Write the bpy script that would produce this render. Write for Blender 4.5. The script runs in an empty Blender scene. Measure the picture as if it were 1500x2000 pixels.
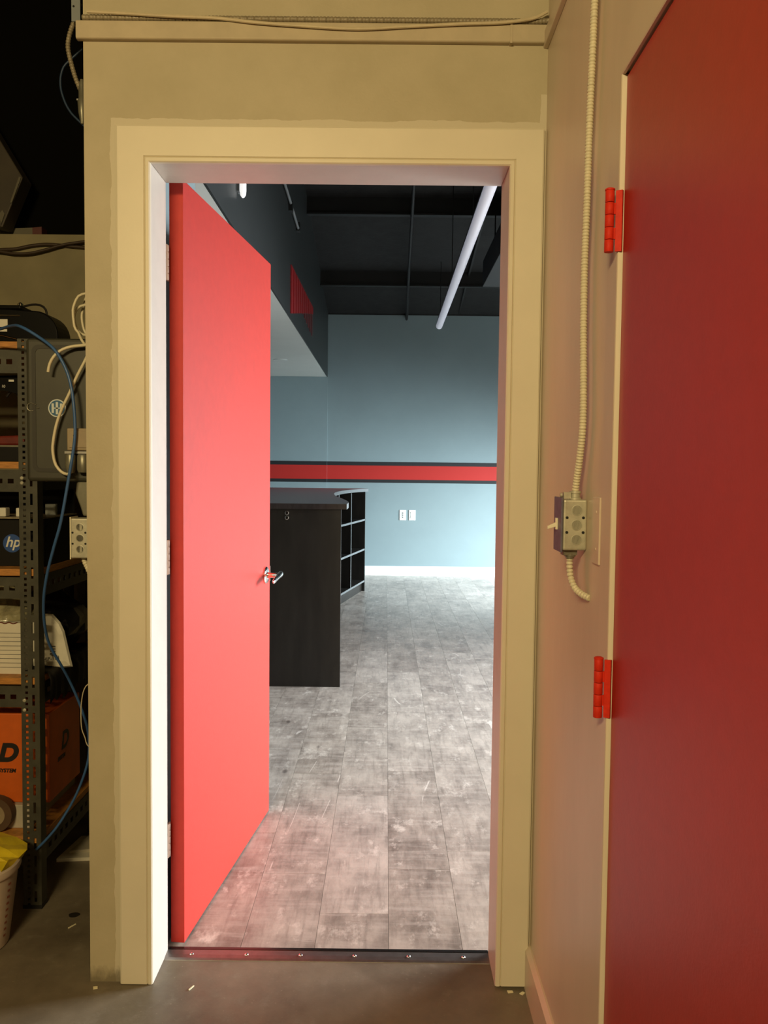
import bpy, bmesh, math, random
from mathutils import Matrix, Vector

random.seed(7)
scene = bpy.context.scene
COL = scene.collection

# ------------------------------------------------------------------ camera
cam_d = bpy.data.cameras.new('camera')
cam_d.sensor_fit = 'HORIZONTAL'
cam_d.sensor_width = 36.0
cam_d.lens = 36.0 * 1610.0 / 1500.0
cam_d.clip_start = 0.05
cam = bpy.data.objects.new('camera', cam_d)
COL.objects.link(cam)
CAM_ROT = Matrix(((0.99993875, -0.01081438, 0.00235599),
                  (0.00290473, 0.05100929, -0.99869395),
                  (0.01068007, 0.99863963, 0.05103758)))
cam.matrix_world = Matrix.Translation((0.0, -2.1309, 1.3713)) @ CAM_ROT.to_4x4()
scene.camera = cam

# ------------------------------------------------------------------ light
vs = scene.view_settings
vs.view_transform = 'Standard'
vs.look = 'None'
vs.gamma = 1.0
vs.exposure = 0.0
vs.use_curve_mapping = False

world = bpy.data.worlds.new('world')
scene.world = world
world.use_nodes = True
wbg = world.node_tree.nodes['Background']
wbg.inputs['Color'].default_value = (0.60, 0.80, 1.0, 1)
wbg.inputs['Strength'].default_value = 1.0


def area_light(name, loc, target, sx, sy, power, color, spread=180):
    d = bpy.data.lights.new(name, 'AREA')
    d.shape = 'RECTANGLE'
    d.size, d.size_y = sx, sy
    d.energy = power
    d.color = color
    d.spread = math.radians(spread)
    o = bpy.data.objects.new(name, d)
    COL.objects.link(o)
    o.location = loc
    o.rotation_euler = (Vector(target) - Vector(loc)).to_track_quat('-Z', 'Y').to_euler()
    return o


# daylight through the two storefront windows in the right wall of the far room
DAY = (0.82, 0.94, 1.0)
area_light('window_daylight', (4.30, 6.2, 1.20), (1.6, 7.6, -0.25), 2.6, 1.7, 275, DAY, 84)
area_light('window_daylight', (4.30, 2.6, 1.30), (1.6, 2.2, 0.15), 2.6, 1.7, 315, (0.94, 0.97, 1.0), 95)
# warm work lamp of the near room, hung behind the photographer
WARM = (1.0, 0.77, 0.385)
LAMP_LOC = (-0.80, -3.55, 2.60)
area_light('work_lamp_light', LAMP_LOC, (-0.05, 0.0, 0.5), 0.9, 0.16, 112, WARM)

# ------------------------------------------------------------------ materials
MATS = {}


def mat(name, color, rough=0.6, metal=0.0, var=0.0, vscale=8.0, bump=0.0, bscale=60.0,
        spec=0.5, stretch=(1, 1, 1), emit=None, coat=0.0, dark=None):
    if name in MATS:
        return MATS[name]
    m = bpy.data.materials.new(name)
    m.use_nodes = True
    nt = m.node_tree
    b = nt.nodes['Principled BSDF']
    b.inputs['Base Color'].default_value = (*color, 1)
    b.inputs['Roughness'].default_value = rough
    b.inputs['Metallic'].default_value = metal
    b.inputs['Specular IOR Level'].default_value = spec
    b.inputs['Coat Weight'].default_value = coat
    g = nt.nodes.new('ShaderNodeNewGeometry')
    mp = nt.nodes.new('ShaderNodeMapping')
    mp.inputs['Scale'].default_value = stretch
    nt.links.new(g.outputs['Position'], mp.inputs['Vector'])
    if var > 0:
        n = nt.nodes.new('ShaderNodeTexNoise')
        n.inputs['Scale'].default_value = vscale
        n.inputs['Detail'].default_value = 5
        n.inputs['Roughness'].default_value = 0.6
        nt.links.new(mp.outputs[0], n.inputs['Vector'])
        r = nt.nodes.new('ShaderNodeValToRGB')
        r.color_ramp.elements[0].position = 0.3
        r.color_ramp.elements[1].position = 0.7
        lo = dark if dark else tuple(c * (1 - var) for c in color)
        hi = tuple(min(1, c * (1 + var)) for c in color)
        r.color_ramp.elements[0].color = (*lo, 1)
        r.color_ramp.elements[1].color = (*hi, 1)
        nt.links.new(n.outputs['Fac'], r.inputs[0])
        nt.links.new(r.outputs[0], b.inputs['Base Color'])
    if bump > 0:
        n2 = nt.nodes.new('ShaderNodeTexNoise')
        n2.inputs['Scale'].default_value = bscale
        n2.inputs['Detail'].default_value = 4
        nt.links.new(mp.outputs[0], n2.inputs['Vector'])
        bp = nt.nodes.new('ShaderNodeBump')
        bp.inputs['Strength'].default_value = bump
        bp.inputs['Distance'].default_value = 0.004
        nt.links.new(n2.outputs['Fac'], bp.inputs['Height'])
        nt.links.new(bp.outputs[0], b.inputs['Normal'])
    if emit:
        b.inputs['Emission Color'].default_value = (*emit[:3], 1)
        b.inputs['Emission Strength'].default_value = emit[3]
    MATS[name] = m
    return m


RED = (0.46, 0.029, 0.018)
mat('red_paint_shaded', (0.37, 0.026, 0.018), 0.40, var=0.05, vscale=30, bump=0.06, bscale=180, spec=0.35)  # same red door paint, darkened for the dimmer light on the closed door
mat('red_paint_lit', RED, 0.5, spec=0.3, var=0.05, vscale=30, bump=0.06, bscale=180)  # same red door paint, brightened for the daylight on the open door
mat('red_edge_paint', (0.50, 0.022, 0.012), 0.5, var=0.10, vscale=40, bump=0.05, bscale=150)
mat('red_hinge', (0.55, 0.026, 0.010), 0.55, spec=0.15, var=0.12, vscale=90)
mat('cream_paint', (0.66, 0.60, 0.46), 0.42, var=0.03, vscale=6, bump=0.04, bscale=140)
mat('right_wall_paint', (0.575, 0.465, 0.345), 0.36, var=0.07, vscale=5, bump=0.05, bscale=90, stretch=(1, 1, 0.35))
mat('jamb_white', (0.57, 0.525, 0.45), 0.38, var=0.03, vscale=20, bump=0.05, bscale=160)
mat('ledge_paint', (0.44, 0.37, 0.25), 0.6, var=0.08, vscale=14)
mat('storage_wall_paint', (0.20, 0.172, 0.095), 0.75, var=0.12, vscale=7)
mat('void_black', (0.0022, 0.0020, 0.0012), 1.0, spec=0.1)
mat('dull_red', (0.07, 0.010, 0.006), 0.6)
mat('dull_card', (0.10, 0.09, 0.06), 0.7)
mat('dim_blue', (0.012, 0.03, 0.07), 0.5)
mat('black_ceiling', (0.0065, 0.007, 0.007), 0.75, var=0.6, vscale=9, bump=0.5, bscale=30)
mat('black_steel', (0.009, 0.0095, 0.0095), 0.5, var=0.2)
mat('charcoal_paint', (0.026, 0.031, 0.031), 0.45, var=0.06, vscale=4)
mat('soffit_white', (0.62, 0.66, 0.63), 0.7, var=0.03, vscale=3)
mat('blue_grey_paint', (0.215, 0.285, 0.300), 0.55, var=0.035, vscale=2.5, bump=0.03, bscale=120)
mat('stripe_black', (0.012, 0.014, 0.016), 0.5)
mat('stripe_red', (0.42, 0.018, 0.013), 0.5)
mat('white_trim', (0.68, 0.72, 0.70), 0.45)
mat('white_plastic', (0.85, 0.87, 0.85), 0.35)
mat('tube_white', (0.82, 0.82, 0.90), 0.35, emit=(0.80, 0.84, 1.0, 0.22))
mat('lit_diffuser', (0.9, 0.9, 0.88), 0.4, emit=(1.0, 0.98, 0.95, 0.8))
mat('dark_hole', (0.004, 0.004, 0.004), 0.8)
mat('counter_black', (0.013, 0.011, 0.009), 0.42, var=0.35, vscale=18, stretch=(1, 1, 0.2), spec=0.4)
mat('counter_top', (0.028, 0.022, 0.022), 0.28, var=0.4, vscale=12, stretch=(4, 1, 1))
mat('counter_edge_sheen', (0.14, 0.155, 0.16), 0.35)  # lighter grey puts the cubby edges' reflection into the colour
mat('brushed_steel', (0.50, 0.48, 0.45), 0.33, 1.0, var=0.08, vscale=40)
mat('threshold_steel', (0.30, 0.28, 0.26), 0.36, 0.9, var=0.12, vscale=40)
mat('threshold_dark', (0.10, 0.095, 0.09), 0.22, 0.9)
mat('chrome', (0.82, 0.82, 0.80), 0.09, 1.0)
mat('galvanised', (0.46, 0.44, 0.34), 0.40, 0.3, var=0.18, vscale=40)
mat('knockout_metal', (0.40, 0.385, 0.295), 0.45, 0.3, var=0.1, vscale=60)
mat('switch_blue', (0.12, 0.11, 0.15), 0.45, 0.2, var=0.25, vscale=60)
mat('cream_plastic', (0.74, 0.68, 0.50), 0.4)
mat('flex_cream', (0.60, 0.54, 0.38), 0.48, var=0.08, vscale=50)
mat('flex_metal', (0.24, 0.20, 0.13), 0.5, 0.1, var=0.2, vscale=70)
mat('wall_cable', (0.52, 0.44, 0.29), 0.55, var=0.1, vscale=25)
mat('blue_cable', (0.035, 0.10, 0.26), 0.4)
mat('white_cable', (0.58, 0.52, 0.36), 0.45)
mat('brown_cable', (0.035, 0.02, 0.010), 0.5)
mat('black_cable', (0.008, 0.006, 0.005), 0.45)
mat('shelf_grey', (0.056, 0.054, 0.038), 0.5, 0.2, var=0.25, vscale=22)
mat('shelf_black', (0.008, 0.008, 0.007), 0.5)
mat('plywood', (0.42, 0.18, 0.035), 0.6, var=0.35, vscale=30, stretch=(1, 1, 12))
mat('cabinet_grey', (0.036, 0.035, 0.023), 0.5, 0.1, var=0.12, vscale=14)
mat('cabinet_groove', (0.022, 0.020, 0.013), 0.6)
mat('sticker_blue', (0.02, 0.09, 0.18), 0.4)
mat('sticker_white', (0.50, 0.54, 0.52), 0.45)
mat('logo_blue', (0.025, 0.07, 0.24), 0.4)
mat('print_white', (0.62, 0.60, 0.52), 0.5)
mat('print_black', (0.008, 0.007, 0.006), 0.5)
mat('print_grey', (0.09, 0.09, 0.085), 0.5)
mat('black_plastic', (0.002, 0.0018, 0.0015), 0.4, spec=0.12)
mat('black_card', (0.006, 0.005, 0.004), 0.6, spec=0.2)
mat('orange_card', (0.52, 0.095, 0.006), 0.5, var=0.15, vscale=9)
mat('brown_card', (0.075, 0.04, 0.018), 0.7, var=0.2, vscale=12)
mat('white_card', (0.40, 0.36, 0.28), 0.7, var=0.12, vscale=20)
mat('paper', (0.62, 0.58, 0.48), 0.7, var=0.06, vscale=15)
mat('poly_bag', (0.60, 0.57, 0.47), 0.5, var=0.12, vscale=14, bump=0.4, bscale=25)
mat('clear_bag', (0.24, 0.22, 0.13), 0.2, var=0.5, vscale=25, bump=0.8, bscale=30)
mat('dark_bag', (0.008, 0.007, 0.006), 0.35, bump=0.9, bscale=20)
mat('red_item', (0.12, 0.012, 0.006), 0.4, var=0.3, vscale=20)
mat('yellow_plastic', (0.62, 0.48, 0.02), 0.35, var=0.25, vscale=14, bump=0.5, bscale=30)
mat('bucket_plastic', (0.52, 0.42, 0.33), 0.35, var=0.08, vscale=12)
mat('bucket_print', (0.30, 0.10, 0.07), 0.5)
mat('brown_box', (0.035, 0.026, 0.014), 0.6, var=0.2, vscale=12)
mat('beige_box', (0.26, 0.20, 0.12), 0.5, var=0.15, vscale=18)
mat('grey_fitting', (0.20, 0.19, 0.14), 0.4, 0.5, var=0.15, vscale=30)
mat('sign_red', (0.30, 0.006, 0.008), 0.5, var=0.15, vscale=20)
mat('sign_red_faded', (0.15, 0.025, 0.028), 0.5, var=0.15, vscale=20)
mat('duct_grey', (0.022, 0.024, 0.024), 0.55)
mat('conduit_grey', (0.20, 0.22, 0.23), 0.45)
mat('hinge_pale', (0.62, 0.48, 0.38), 0.45, var=0.12, vscale=60)
mat('lamp_diffuser', (0.9, 0.85, 0.7), 0.5, emit=(1.0, 0.74, 0.37, 6.0))
mat('stain_dark', (0.012, 0.009, 0.006), 0.6)
mat('paint_chip', (0.75, 0.68, 0.45), 0.6)
mat('sub_floor', (0.10, 0.09, 0.085), 0.6)


def nodes_of(m):
    return m.node_tree.nodes, m.node_tree.links


def math_node(nt, op, a, b=None, c=None):
    n = nt.nodes.new('ShaderNodeMath')
    n.operation = op
    for i, v in enumerate((a, b, c)):
        if v is None:
            continue
        if isinstance(v, (int, float)):
            n.inputs[i].default_value = v
        else:
            nt.links.new(v, n.inputs[i])
    return n.outputs[0]


def mix_col(nt, fac, a, b):
    n = nt.nodes.new('ShaderNodeMix')
    n.data_type = 'RGBA'
    if isinstance(fac, (int, float)):
        n.inputs[0].default_value = fac
    else:
        nt.links.new(fac, n.inputs[0])
    for i, v in ((6, a), (7, b)):
        if isinstance(v, tuple):
            n.inputs[i].default_value = (*v, 1)
        else:
            nt.links.new(v, n.inputs[i])
    return n.outputs[2]


def noise(nt, vec, scale, detail=5, rough=0.6, stretch=None):
    if stretch:
        mp = nt.nodes.new('ShaderNodeMapping')
        mp.inputs['Scale'].default_value = stretch
        nt.links.new(vec, mp.inputs['Vector'])
        vec = mp.outputs[0]
    n = nt.nodes.new('ShaderNodeTexNoise')
    n.inputs['Scale'].default_value = scale
    n.inputs['Detail'].default_value = detail
    n.inputs['Roughness'].default_value = rough
    nt.links.new(vec, n.inputs['Vector'])
    return n.outputs['Fac']


def ramp(nt, fac, p0, p1, c0=(0, 0, 0), c1=(1, 1, 1)):
    r = nt.nodes.new('ShaderNodeValToRGB')
    r.color_ramp.elements[0].position = p0
    r.color_ramp.elements[1].position = p1
    r.color_ramp.elements[0].color = (*c0, 1)
    r.color_ramp.elements[1].color = (*c1, 1)
    nt.links.new(fac, r.inputs[0])
    return r.outputs[0]


def bare(name):
    m = bpy.data.materials.new(name)
    m.use_nodes = True
    MATS[name] = m
    return m, m.node_tree, m.node_tree.nodes['Principled BSDF']


def make_front_wall_paint():
    """Old flat tan wall paint with a fresher brushed band around the door casing."""
    m, nt, b = bare('front_wall_paint')
    g = nt.nodes.new('ShaderNodeNewGeometry')
    sep = nt.nodes.new('ShaderNodeSeparateXYZ')
    nt.links.new(g.outputs['Position'], sep.inputs[0])
    wob = noise(nt, g.outputs['Position'], 14, 3)
    wob = math_node(nt, 'MULTIPLY', math_node(nt, 'SUBTRACT', wob, 0.5), 0.022)
    left = math_node(nt, 'GREATER_THAN', math_node(nt, 'ADD', sep.outputs['X'], wob), -0.708)
    top = math_node(nt, 'LESS_THAN', math_node(nt, 'ADD', sep.outputs['Z'], wob), 2.252)
    dab = math_node(nt, 'MULTIPLY',
                    math_node(nt, 'GREATER_THAN', math_node(nt, 'ADD', sep.outputs['X'], wob), 0.379),
                    math_node(nt, 'LESS_THAN', math_node(nt, 'ADD', sep.outputs['Z'], wob), 2.32))
    band = math_node(nt, 'MAXIMUM', math_node(nt, 'MULTIPLY', left, top), dab)
    n1 = noise(nt, g.outputs['Position'], 5.0, 6)
    old = ramp(nt, n1, 0.25, 0.75, (0.375, 0.325, 0.205), (0.455, 0.395, 0.265))
    col = mix_col(nt, band, old, (0.53, 0.475, 0.35))
    scuff = noise(nt, g.outputs['Position'], 22, 6, 0.7, (1, 1, 0.5))
    hgt = math_node(nt, 'ADD', sep.outputs['Z'], math_node(nt, 'MULTIPLY', scuff, 0.09))
    grime = math_node(nt, 'MULTIPLY', ramp(nt, hgt, 0.050, 0.085, (1, 1, 1), (0, 0, 0)), 0.7)
    col = mix_col(nt, grime, col, (0.10, 0.08, 0.045))
    sc2 = ramp(nt, scuff, 0.70, 0.78)
    col = mix_col(nt, math_node(nt, 'MULTIPLY', sc2, 0.35), col, (0.22, 0.18, 0.10))
    nt.links.new(col, b.inputs['Base Color'])
    b.inputs['Roughness'].default_value = 0.55
    bp = nt.nodes.new('ShaderNodeBump')
    bp.inputs['Strength'].default_value = 0.08
    bp.inputs['Distance'].default_value = 0.004
    nt.links.new(noise(nt, g.outputs['Position'], 130, 3), bp.inputs['Height'])
    nt.links.new(bp.outputs[0], b.inputs['Normal'])


def make_concrete():
    m, nt, b = bare('concrete')
    g = nt.nodes.new('ShaderNodeNewGeometry')
    P = g.outputs['Position']
    n1 = noise(nt, P, 3.0, 7, 0.65)
    col = ramp(nt, n1, 0.3, 0.72, (0.095, 0.075, 0.050), (0.215, 0.178, 0.124))
    n2 = noise(nt, P, 16, 6, 0.7)
    col = mix_col(nt, math_node(nt, 'MULTIPLY', ramp(nt, n2, 0.56, 0.74), 0.45), col, (0.25, 0.22, 0.165))
    n3 = noise(nt, P, 120, 2, 0.5)
    col = mix_col(nt, math_node(nt, 'MULTIPLY', ramp(nt, n3, 0.68, 0.76), 0.5), col, (0.30, 0.26, 0.18))
    nt.links.new(col, b.inputs['Base Color'])
    nt.links.new(ramp(nt, n2, 0.2, 0.8, (0.34, 0.34, 0.34), (0.62, 0.62, 0.62)), b.inputs['Roughness'])
    bp = nt.nodes.new('ShaderNodeBump')
    bp.inputs['Strength'].default_value = 0.15
    bp.inputs['Distance'].default_value = 0.004
    nt.links.new(n2, bp.inputs['Height'])
    nt.links.new(bp.outputs[0], b.inputs['Normal'])


def make_plank():
    """Distressed grey-taupe vinyl plank with sawn streaks, knots and pale scratches."""
    m, nt, b = bare('vinyl_plank')
    tc = nt.nodes.new('ShaderNodeTexCoord')
    oi = nt.nodes.new('ShaderNodeObjectInfo')
    off = nt.nodes.new('ShaderNodeVectorMath')
    off.operation = 'MULTIPLY_ADD'
    comb = nt.nodes.new('ShaderNodeCombineXYZ')
    for i in range(3):
        nt.links.new(oi.outputs['Random'], comb.inputs[i])
    nt.links.new(comb.outputs[0], off.inputs[0])
    off.inputs[1].default_value = (37.0, 91.0, 13.0)
    nt.links.new(tc.outputs['Object'], off.inputs[2])
    V = off.outputs[0]
    base = ramp(nt, noise(nt, V, 5.0, 7, 0.7, (1.6, 0.8, 1)), 0.35, 0.65, (0.15, 0.120, 0.098), (0.55, 0.485, 0.42))
    tone = ramp(nt, oi.outputs['Random'], 0.0, 1.0, (0.19, 0.165, 0.145), (0.48, 0.44, 0.40))
    col = mix_col(nt, 0.40, base, tone)
    cross = noise(nt, V, 4.0, 5, 0.65, (1.3, 9, 1))       # saw marks across the plank
    col = mix_col(nt, math_node(nt, 'MULTIPLY', ramp(nt, cross, 0.46, 0.76), 0.50), col, (0.54, 0.50, 0.45))
    grain = noise(nt, V, 5.0, 5, 0.65, (11, 1.0, 1))       # grain along it
    col = mix_col(nt, math_node(nt, 'MULTIPLY', ramp(nt, grain, 0.50, 0.72), 0.36), col, (0.085, 0.068, 0.056))
    pale = noise(nt, V, 5.0, 6, 0.72, (3.0, 1.6, 1))
    col = mix_col(nt, math_node(nt, 'MULTIPLY', ramp(nt, pale, 0.56, 0.70), 0.75), col, (0.66, 0.61, 0.55))
    for k_, (st_, thr) in enumerate((((3.2, 0.5, 1), 0.0022), ((0.5, 3.0, 1), 0.0018))):
        scr = noise(nt, V, 1.3 + k_ * 0.5, 0, 0.4, st_)
        sc_line = math_node(nt, 'LESS_THAN', math_node(nt, 'ABSOLUTE', math_node(nt, 'SUBTRACT', scr, 0.5)), thr)
        sc_on = ramp(nt, noise(nt, V, 3.5 + k_, 2), 0.60, 0.63)
        col = mix_col(nt, math_node(nt, 'MULTIPLY', math_node(nt, 'MULTIPLY', sc_line, sc_on), 0.45), col, (0.80, 0.75, 0.69))
    knot = nt.nodes.new('ShaderNodeTexVoronoi')
    knot.inputs['Scale'].default_value = 2.6
    mp = nt.nodes.new('ShaderNodeMapping')
    mp.inputs['Scale'].default_value = (1.8, 0.8, 1)
    nt.links.new(V, mp.inputs['Vector'])
    nt.links.new(mp.outputs[0], knot.inputs['Vector'])
    kn = ramp(nt, knot.outputs['Distance'], 0.03, 0.07, (1, 1, 1), (0, 0, 0))
    col = mix_col(nt, math_node(nt, 'MULTIPLY', kn, 0.7), col, (0.06, 0.045, 0.04))
    nt.links.new(col, b.inputs['Base Color'])
    nt.links.new(ramp(nt, cross, 0.3, 0.8, (0.27, 0.27, 0.27), (0.46, 0.46, 0.46)), b.inputs['Roughness'])
    bp = nt.nodes.new('ShaderNodeBump')
    bp.inputs['Strength'].default_value = 0.14
    bp.inputs['Distance'].default_value = 0.003
    nt.links.new(cross, bp.inputs['Height'])
    nt.links.new(bp.outputs[0], b.inputs['Normal'])


make_front_wall_paint()
make_concrete()
make_plank()

# ------------------------------------------------------------------ helpers
ORIGIN = {}


def tag(o, label=None, cat=None, group=None, kind=None):
    if label:
        o['label'] = label
    if cat:
        o['category'] = cat
    if group:
        o['group'] = group
    if kind:
        o['kind'] = kind
    return o


def thing(name, loc, label=None, cat=None, group=None, kind=None):
    o = bpy.data.objects.new(name, None)
    o.empty_display_size = 0.05
    COL.objects.link(o)
    o.location = loc
    ORIGIN[o] = Vector(loc)
    return tag(o, label, cat, group, kind)


class MB:
    """collects solids in world coordinates, then links them as one mesh object"""

    def __init__(self):
        self.v, self.f = [], []

    def add(self, vs_, fs):
        n = len(self.v)
        self.v += [tuple(p) for p in vs_]
        self.f += [tuple(i + n for i in f) for f in fs]
        return self

    def box(self, x0, x1, y0, y1, z0, z1):
        x0, x1 = min(x0, x1), max(x0, x1)
        y0, y1 = min(y0, y1), max(y0, y1)
        z0, z1 = min(z0, z1), max(z0, z1)
        return self.add([(x0, y0, z0), (x1, y0, z0), (x1, y1, z0), (x0, y1, z0),
                         (x0, y0, z1), (x1, y0, z1), (x1, y1, z1), (x0, y1, z1)],
                        [(0, 3, 2, 1), (4, 5, 6, 7), (0, 1, 5, 4), (1, 2, 6, 5), (2, 3, 7, 6), (3, 0, 4, 7)])

    def prism(self, poly, fn0, fn1):
        """poly of 2-D points; fn0/fn1 map a 2-D point to the two end faces"""
        n = len(poly)
        vs_ = [fn0(p) for p in poly] + [fn1(p) for p in poly]
        fs = [tuple(range(n - 1, -1, -1)), tuple(range(n, 2 * n))]
        fs += [(i, (i + 1) % n, n + (i + 1) % n, n + i) for i in range(n)]
        return self.add(vs_, fs)

    def prism_z(self, poly, z0, z1):
        return self.prism(poly, lambda p: (p[0], p[1], z0), lambda p: (p[0], p[1], z1))

    def prism_y(self, poly, y0, y1):
        return self.prism(poly, lambda p: (p[0], y0, p[1]), lambda p: (p[0], y1, p[1]))

    def prism_x(self, poly, x0, x1):
        return self.prism(poly, lambda p: (x0, p[0], p[1]), lambda p: (x1, p[0], p[1]))

    def lathe(self, p0, p1, prof, seg=20):
        """prof: list of (t along p0->p1 in metres, radius)"""
        p0, p1 = Vector(p0), Vector(p1)
        d = (p1 - p0).normalized()
        u = d.orthogonal().normalized()
        w = d.cross(u)
        vs_, fs = [], []
        for t, r in prof:
            c = p0 + d * t
            for k in range(seg):
                a = 2 * math.pi * k / seg
                vs_.append(c + (u * math.cos(a) + w * math.sin(a)) * r)
        for i in range(len(prof) - 1):
            for k in range(seg):
                k2 = (k + 1) % seg
                fs.append((i * seg + k, i * seg + k2, (i + 1) * seg + k2, (i + 1) * seg + k))
        fs.append(tuple(range(seg - 1, -1, -1)))
        fs.append(tuple((len(prof) - 1) * seg + k for k in range(seg)))
        return self.add(vs_, fs)

    def cyl(self, p0, p1, r, seg=16, r2=None):
        L = (Vector(p1) - Vector(p0)).length
        return self.lathe(p0, p1, [(0, r), (L, r if r2 is None else r2)], seg)

    def tube(self, pts, r, seg=8, step=0.012, rib=0.0, pitch=0.0052):
        path = resample(smooth_path(pts), step)
        frames_u = None
        vs_, fs = [], []
        n = len(path)
        dist = 0.0
        for i, p in enumerate(path):
            d = (path[min(i + 1, n - 1)] - path[max(i - 1, 0)]).normalized()
            if frames_u is None:
                frames_u = d.orthogonal().normalized()
            else:
                frames_u = (frames_u - d * frames_u.dot(d)).normalized()
                dist += (p - path[i - 1]).length
            w = d.cross(frames_u)
            rr = r
            if rib:
                ph = (dist / pitch) % 1.0
                rr = r * (1 - rib + rib * (math.sin(math.pi * ph) ** 0.6))
            for k in range(seg):
                a = 2 * math.pi * k / seg
                vs_.append(p + (frames_u * math.cos(a) + w * math.sin(a)) * rr)
        for i in range(n - 1):
            for k in range(seg):
                k2 = (k + 1) % seg
                fs.append((i * seg + k, i * seg + k2, (i + 1) * seg + k2, (i + 1) * seg + k))
        fs.append(tuple(range(seg - 1, -1, -1)))
        fs.append(tuple((n - 1) * seg + k for k in range(seg)))
        return self.add(vs_, fs)

    def build(self, name, material, parent=None, smooth=False, bevel=0.0, seg=2, origin=None):
        xs = [p[0] for p in self.v]
        ys = [p[1] for p in self.v]
        zs = [p[2] for p in self.v]
        o0 = Vector(origin) if origin else Vector(((min(xs) + max(xs)) / 2, (min(ys) + max(ys)) / 2, min(zs)))
        me = bpy.data.meshes.new(name)
        me.from_pydata([tuple(Vector(p) - o0) for p in self.v], [], self.f)
        bm = bmesh.new()
        bm.from_mesh(me)
        bmesh.ops.recalc_face_normals(bm, faces=bm.faces)
        bm.to_mesh(me)
        bm.free()
        if smooth:
            for p in me.polygons:
                p.use_smooth = True
        me.materials.append(MATS[material])
        o = bpy.data.objects.new(name, me)
        COL.objects.link(o)
        ORIGIN[o] = o0
        if parent is not None:
            o.parent = parent
            o.location = o0 - ORIGIN[parent]
        else:
            o.location = o0
        if smooth:
            md = o.modifiers.new('edge', 'EDGE_SPLIT')
            md.split_angle = math.radians(42)
        if bevel:
            md = o.modifiers.new('bevel', 'BEVEL')
            md.width = bevel
            md.segments = seg
            md.limit_method = 'ANGLE'
            md.angle_limit = math.radians(35)
        return o


def smooth_path(pts, sub=8):
    P = [Vector(p) for p in pts]
    if len(P) < 3:
        return P
    P = [P[0] * 2 - P[1]] + P + [P[-1] * 2 - P[-2]]
    out = []
    for i in range(1, len(P) - 2):
        a, b, c, d = P[i - 1:i + 3]
        for k in range(sub):
            t = k / sub
            out.append(0.5 * ((2 * b) + (c - a) * t + (2 * a - 5 * b + 4 * c - d) * t * t + (3 * b - a - 3 * c + d) * t ** 3))
    out.append(P[-2])
    return out


def resample(path, step):
    L = [0.0]
    for a, b in zip(path, path[1:]):
        L.append(L[-1] + (b - a).length)
    n = max(2, int(L[-1] / step) + 1)
    out, j = [], 0
    for i in range(n):
        s = L[-1] * i / (n - 1)
        while j < len(path) - 2 and L[j + 1] < s:
            j += 1
        seg = L[j + 1] - L[j]
        out.append(path[j].lerp(path[j + 1], (s - L[j]) / seg if seg else 0))
    return out


def rounded_rect(x0, x1, z0, z1, r, n=5):
    out = []
    for cx, cz, a0 in ((x1 - r, z1 - r, 0), (x0 + r, z1 - r, 90), (x0 + r, z0 + r, 180), (x1 - r, z0 + r, 270)):
        for k in range(n + 1):
            a = math.radians(a0 + 90 * k / n)
            out.append((cx + r * math.cos(a), cz + r * math.sin(a)))
    return out


def lettering(name, text, loc, size, material, parent, normal='-Y', shear=0.0, bold=0.0, rot=0.0, xscale=1.0):
    cu = bpy.data.curves.new(name, 'FONT')
    cu.body = text
    cu.size = size
    cu.extrude = 0.0004
    cu.shear = shear
    cu.offset = bold
    tmp = bpy.data.objects.new(name, cu)
    COL.objects.link(tmp)
    dg = bpy.context.evaluated_depsgraph_get()
    me = bpy.data.meshes.new_from_object(tmp.evaluated_get(dg))
    bpy.data.objects.remove(tmp)
    bpy.data.curves.remove(cu)
    if normal == '-Y':
        R = Matrix.Rotation(math.radians(90), 4, 'X')
    else:  # '+X'
        R = Matrix.Rotation(math.radians(90), 4, 'Z') @ Matrix.Rotation(math.radians(90), 4, 'X')
    me.transform(R @ Matrix.Rotation(math.radians(rot), 4, 'Z') @ Matrix.Diagonal((xscale, 1, 1, 1)))
    me.materials.clear()
    me.materials.append(MATS[material])
    o = bpy.data.objects.new(name, me)
    COL.objects.link(o)
    ORIGIN[o] = Vector(loc)
    o.parent = parent
    o.location = Vector(loc) - ORIGIN[parent]
    return o


def B(x0, x1, y0, y1, z0, z1):
    return MB().box(x0, x1, y0, y1, z0, z1)


def structure(o, label, cat):
    return tag(o, label, cat, kind='structure')


# key dimensions (metres): x right, y away from the camera, z up
XL, XR = -0.775, 0.395           # ends of the near wall face
JL, JR, JH = -0.605, 0.303, 2.140  # clear opening
WT = 0.141                       # partition thickness
YB = 8.505                       # far wall
SOF_X, SOF_Z = -0.765, 2.555     # soffit edge
RX = 4.2                         # right wall of the far room

# ------------------------------------------------------------------ structure: near room
structure(B(-3.2, 0.395, -4.2, 0.152, -0.08, 0.0).add(
    [(-3.2, 0.152, -0.08), (-0.76, 0.152, -0.08), (-0.76, 1.0, -0.08), (-3.2, 1.0, -0.08),
     (-3.2, 0.152, 0.0), (-0.76, 0.152, 0.0), (-0.76, 1.0, 0.0), (-3.2, 1.0, 0.0)],
    [(0, 3, 2, 1), (4, 5, 6, 7), (0, 1, 5, 4), (1, 2, 6, 5), (2, 3, 7, 6), (3, 0, 4, 7)]).build('floor', 'concrete'),
    'bare stained concrete floor in front of the doorway', 'floor')

w = MB()
w.box(XL, JL - 0.02, 0, WT, 0, 4.9)
w.box(JR + 0.02, RX + 0.3, 0, WT, 0, 4.9)
w.box(JL - 0.02, JR + 0.02, 0, WT, JH + 0.02, 4.9)
structure(w.build('wall_front', 'front_wall_paint'), 'tan painted wall around the open doorway', 'wall')

structure(B(XL, -0.757, WT, 1.14, 0, 4.9).build('wall_return', 'blue_grey_paint'), 'blue-grey return wall behind the open red door', 'wall')

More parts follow.
